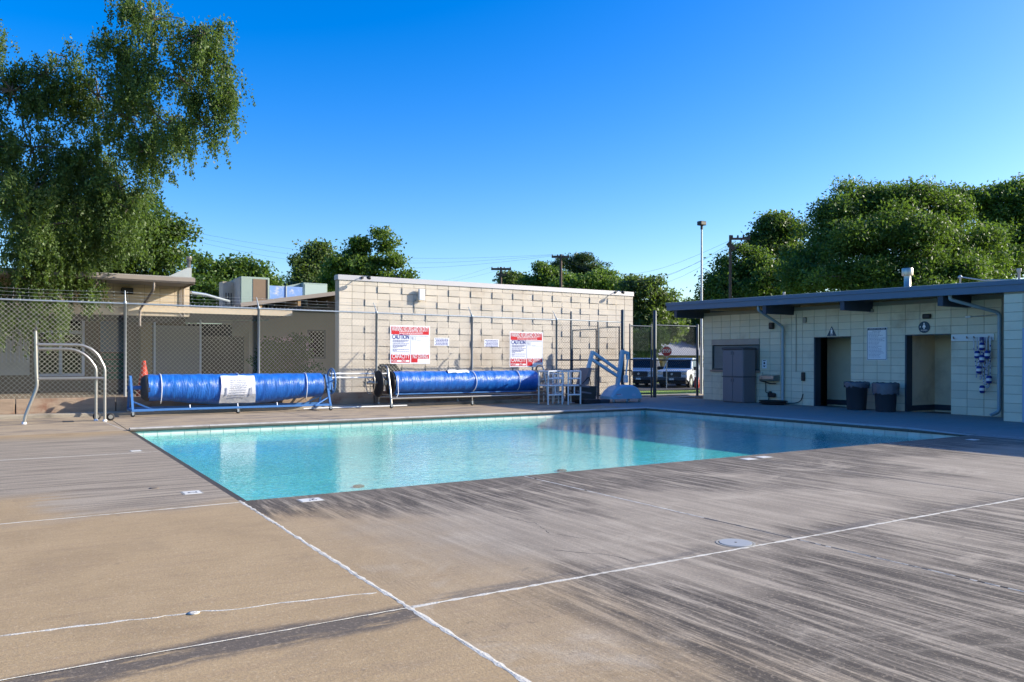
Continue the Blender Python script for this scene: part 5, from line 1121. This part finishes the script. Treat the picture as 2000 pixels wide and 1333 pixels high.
# behind the restroom building
tree('big_ash_tree','huge broad green tree behind the restroom roof','tree',atD(1730,760,40),atD(1730,600,40),[B(1640,430,70,50,40),B(1700,390,70,40,40),B(1770,390,80,40,40),B(1840,420,60,45,40),B(1900,480,60,50,39),B(1930,530,45,45,38.5),B(1600,490,60,50,40),B(1690,470,90,60,38),B(1790,470,95,65,38),B(1860,530,80,55,37.5),B(1580,550,60,40,39),B(1680,550,100,50,37),B(1780,555,100,45,36.5)],1900,95,.40,.185,'ash',41,'trees behind the restroom building',.5,0,.42,.6,90)
tree('slender_tree','darker tree left of the huge tree behind the restroom roof','tree',atD(1520,760,50),atD(1520,600,50),[B(1515,440,45,30,50),B(1490,470,32,30,50),B(1545,455,40,35,50),B(1520,490,50,35,50),B(1555,500,40,40,49)],380,70,.40,.22,'dense',42,'trees behind the restroom building',.3,0,.5,.45,50)
tree('low_leafy_tree','leafy lower tree beside the flood light pole','tree',atD(1430,760,44),atD(1430,640,44),[B(1400,555,30,35,44),B(1440,530,40,38,44),B(1480,520,35,30,44),B(1390,580,25,25,44),B(1450,570,55,30,43),B(1510,560,50,45,43)],560,75,.34,.2,'ash',43,'trees behind the restroom building',.25,0,.5,.5,60)
tree('rear_tree','olive tree at the far right behind the huge tree','tree',atD(1960,760,58),atD(1960,600,58),[B(1880,390,40,35,58),B(1930,380,50,30,58),B(1990,385,45,40,58),B(1960,430,70,50,58),B(2020,460,60,70,58),B(1960,510,60,60,58)],620,75,.44,.26,'ash',44,'trees behind the restroom building',.35,0,.5,.45,60)
p=atY(560,705,28.2)
tree('round_shrub','large round dark shrub behind the fence left of the annex window','shrub',(p.x,28.2,.3),(p.x,28.2,.7),[((p.x,28.2,1.45),(.75,.5,.85)),((p.x+.45,28.2,1.1),(.55,.5,.65)),((p.x-.4,28.2,1.1),(.5,.5,.7))],300,60,.13,.10,'dense',52,None,.06,0,.5,.4,25)
p=atY(505,700,26.9)
tree('corner_shrub','dark shrub in the shaded corner behind the fence','shrub',(p.x,26.6,.3),(p.x,26.6,.8),[((p.x,26.6,1.15),(.28,.3,.65)),((p.x+.25,26.7,.8),(.3,.3,.45))],90,40,.10,.09,'dense',51,None,.05,0,.5,.4,15)

# ============================================================ utility poles and wires
def upole(px,ptop,d,arms,label,r=.14):
    q=atD(px,ptop,d); t=thing('utility_pole',label,'utility pole',(q.x,q.y,gz(q.x,q.y)),0,'wooden utility poles in the distance')
    b=MB(); b.lathe([(r*1.15,gz(q.x,q.y)-.2),(r*.8,q.z)],(q.x,q.y,0),n=9); b.build('pole_shaft',M['wood_pole'],t)
    out=[]
    for (dx0,dx1,dpy) in arms:
        a=atD(px+dx0,ptop+dpy,d); c_=atD(px+dx1,ptop+dpy,d); b=MB(); b.bar(a,c_,.0022*d,.0026*d); ar=b.build('crossarm',M['wood_pole'],t)
        for k in range(4):
            f=.04+.92*k/3; pp=a.lerp(c_,f); b=MB(); b.lathe([(.04,.04),(.05,.09),(.04,.17),(.015,.19)],pp,n=7); b.build('insulator',M['dim'],ar); out.append(pp+Vector((0,0,.17)))
    return q,out,t
q1,w1,_=upole(978,522,66,[(-19,20,4),(-9,10,15)],'distant utility pole with two crossarms above the block wall',.11)
q2,w2,_=upole(1095,497,60,[(-18,16,5)],'brown utility pole in front of the dark cedar',.12)
q3,w3,t3=upole(1426,459,40,[(2,38,7)],'utility pole with a side arm rising from the leafy tree',.085)
b=MB(); b.bar(atD(1430,490,40),atD(1456,469,40),.04,.04); b.build('arm_brace',M['wood_pole'],t3)
b=MB(); b.bar(atD(1421,474,40),atD(1433,486,40),.12,.2); b.build('transformer_bracket',M['wood_pole'],t3)
def wire_(p,q,sag,lab,r=.0055):
    p=Vector(p); q=Vector(q); b=MB(); b.tube([p.lerp(q,i/14)-Vector((0,0,sag*math.sin(math.pi*i/14))) for i in range(15)],r,4); tag(b.build('power_line',M['black_plastic']),lab,'power line','power lines across the sky')
for i in range(4):
    wire_(w2[i],w3[i] if i>1 else atD(1424,470+i*12,40),1.6+.3*i,'thin power line between the brown pole and the side arm pole, '+('lowest of four','second lowest of four','third lowest of four','topmost of four')[i])
for i,(y0,) in enumerate(((443,),(450,),(457,))):
    wire_(w2[i],atD(300,y0-3,60),1.2+.3*i,'thin power line crossing the sky above the left roofs, '+('topmost','middle','lowest')[i]+' of three')
for i in (0,3): wire_(w1[i],atD(800,553+i,120),.5,'faint power line dropping behind the block wall, '+('left' if i==0 else 'right')+' one of two')
# ============================================================ far house, stop sign, trucks
h0=atD(1340,700,70)
t=thing('far_house','low grey house with a pale roof behind the parked trucks','house',(h0.x,h0.y,gz(h0.x,h0.y)))
zg=gz(h0.x,h0.y); b=MB(); b.box(h0.x-7,h0.x+7,h0.y,h0.y+7,zg,zg+2.3); b.build('wall',M['house_wall'],t)
b=MB(); b.prism([(h0.y-1,zg+2.2),(h0.y+8,zg+2.2),(h0.y+3.5,zg+4.0)],h0.x-7.6,h0.x+7.6,'yz'); b.build('roof',M['house_roof'],t)
for k in (-4,-1.2,2):
    b=MB(); b.box(h0.x+k,h0.x+k+1.2,h0.y-.03,h0.y-.005,zg+.9,zg+1.9); wn=b.build('window',M['glass'],t); b=MB(); b.box(h0.x+k-.08,h0.x+k+1.28,h0.y-.05,h0.y-.032,zg+1.9,zg+2.0); b.build('frame',M['white_paint'],wn)
q=atD(1302,686,49); t=thing('stop_sign','red octagonal stop sign on a post behind the trucks','stop sign',(q.x,q.y,gz(q.x,q.y)),-YAW-math.radians(11))
b=MB(); b.lathe([(.03,0),(.03,q.z-gz(q.x,q.y)+.3)],(0,.03,0),n=8); b.build('post',M['gal_dull'],t,True)
hz_=q.z-gz(q.x,q.y); R8=.31
def octa(R): return [(R*math.cos(math.radians(22.5+45*k)),hz_+R*math.sin(math.radians(22.5+45*k))) for k in range(8)]
b=MB(); b.prism(octa(R8+.02),-.01,.0,'xz'); b.build('rim',M['white_paint'],t,True); b=MB(); b.prism(octa(R8),-.014,-.0105,'xz'); b.build('face',M['red'],t,True)
o=link('lettering',text_mesh('STOP',.27,M['white_paint'],.75,.006),t,True,loc=(0,-.017,hz_)); o.rotation_euler=(math.pi/2,0,0)
def truck(px,d,turn,label,short=False):
    q=atD(px,757,d); z=gz(q.x,q.y)+.02; az=math.atan2(q.x,q.y)
    t=thing('pickup_truck',label,'pickup truck',(q.x,q.y,z),-az+turn,'white pickup trucks parked beyond the gate')
    L=lambda b,n,m,p=None: b.build(n,M[m],p or t,True)
    W=.98
    # body shell: side profile (y back, z) with tumblehome sections
    b=MB(); prof_=[(.10,.55),(.06,.78),(.10,1.02),(.22,1.12),(1.30,1.20),(1.34,1.20),(3.35,1.20),(3.42,1.24),(5.55,1.24),(5.60,.60),(5.3,.48),(.5,.42)]
    b.prism(prof_,-W,W,'yz'); L(b,'body','truck')
    b=MB(); cab=[(1.22,1.20),(1.80,1.86),(2.05,1.93),(3.00,1.92),(3.25,1.82),(3.36,1.20)]
    vs=[]; 
    for s_ in (-1,1):
        for (y,zz) in cab: k=(zz-1.2)/.73; vs.append((s_*(W-.03-.15*k),y,zz))
    n=len(cab); b.add(vs,[(i,i+1,n+i+1,n+i) for i in range(n-1)]+[tuple(range(n))[::-1],tuple(range(n,2*n))]); L(b,'cab','truck')
    def slant(y0,z0,y1,z1,w0,w1,off,nm,m):
        b=MB(); nrm=Vector((0,-(z1-z0),(y1-y0))).normalized()*off; b.quad(Vector((-w0,y0,z0))+nrm,Vector((w0,y0,z0))+nrm,Vector((w1,y1,z1))+nrm,Vector((-w1,y1,z1))+nrm); return L(b,nm,m)
    slant(1.27,1.26,1.74,1.80,.86,.76,.012,'windshield','glass')
    for s_ in (-1,1):
        b=MB()
        def sx(zz): return s_*(W-.03-.15*(zz-1.2)/.73+.008)
        b.add([(sx(1.26),1.55,1.26),(sx(1.26),3.1,1.26),(sx(1.78),3.0,1.78),(sx(1.78),1.93,1.78)],[(0,1,2,3)]); L(b,'side_window','glass')
        b=MB(); b.bbox(s_*W+(.02 if s_>0 else -.24),s_*W+(.24 if s_>0 else -.02),1.45,1.55,1.14,1.36,.03); L(b,'mirror','black_plastic')
        b=MB(); b.bbox(s_*.80-.17,s_*.80+.17,.03,.14,.84,1.06,.03); L(b,'headlight','lamp')
        for yy in (1.0,4.5):
            b=MB(); b.lathe([(.20,-.12),(.36,-.12),(.39,-.08),(.39,.08),(.36,.12),(.20,.12)],(s_*.86,yy,.39),'x',20); wv=L(b,'wheel','tyre'); b=MB(); b.lathe([(.05,-.01),(.21,.0),(.22,.02)] if s_>0 else [(.22,-.02),(.21,0),(.05,.01)],(s_*.985,yy,.39),'x',16); L(b,'rim','gal',wv)
            b=MB(); b.lathe([(.46,-.01),(.46,.01)],(s_*(W-.005),yy,.44),'x',20,False); L(b,'wheel_arch','tyre')
        b=MB(); b.box(s_*W-.004,s_*W+.004,1.6,2.9,.86,.92); L(b,'side_lettering_band','panel_blue')
    b=MB(); b.bbox(-.60,.60,.025,.12,.70,1.05,.03); gr=L(b,'grille','black_plastic')
    for k in range(3): b=MB(); b.box(-.58,.58,.012,.024,.76+.095*k,.79+.095*k); L(b,'grille_bar','bin',gr)
    b=MB(); b.lathe([(.001,-.004),(.075,-.004),(.075,.004)],(0,.008,.885),'y',18,False); L(b,'badge','gal',gr)
    b=MB(); b.bbox(-.96,.96,-.06,.14,.46,.68,.04); bm=L(b,'bumper','bin')
    b=MB(); b.box(-.16,.16,-.075,-.062,.50,.62); L(b,'licence_plate','white_paint',bm)
    b=MB(); b.bbox(-.9,.9,.1,5.4,.25,.45,.03); L(b,'chassis','tyre')
    return t
truck(1312,51.5,math.radians(-17),'white pickup truck with a black grille facing the gate panel')
truck(1247,52.5,math.radians(-10),'white pickup truck partly hidden by the block wall corner')
truck(1384,56,math.radians(-15),'white pickup truck mostly hidden by the cream building corner')
b=MB(); q=atD(1361,762,50); b.lathe([(.12,0),(.16,.1),(.14,.7),(.05,.75)],(q.x,q.y,gz(q.x,q.y)),n=12); tag(b.build('hydrant',M['red']),'red hydrant at the corner of the cream building','hydrant')
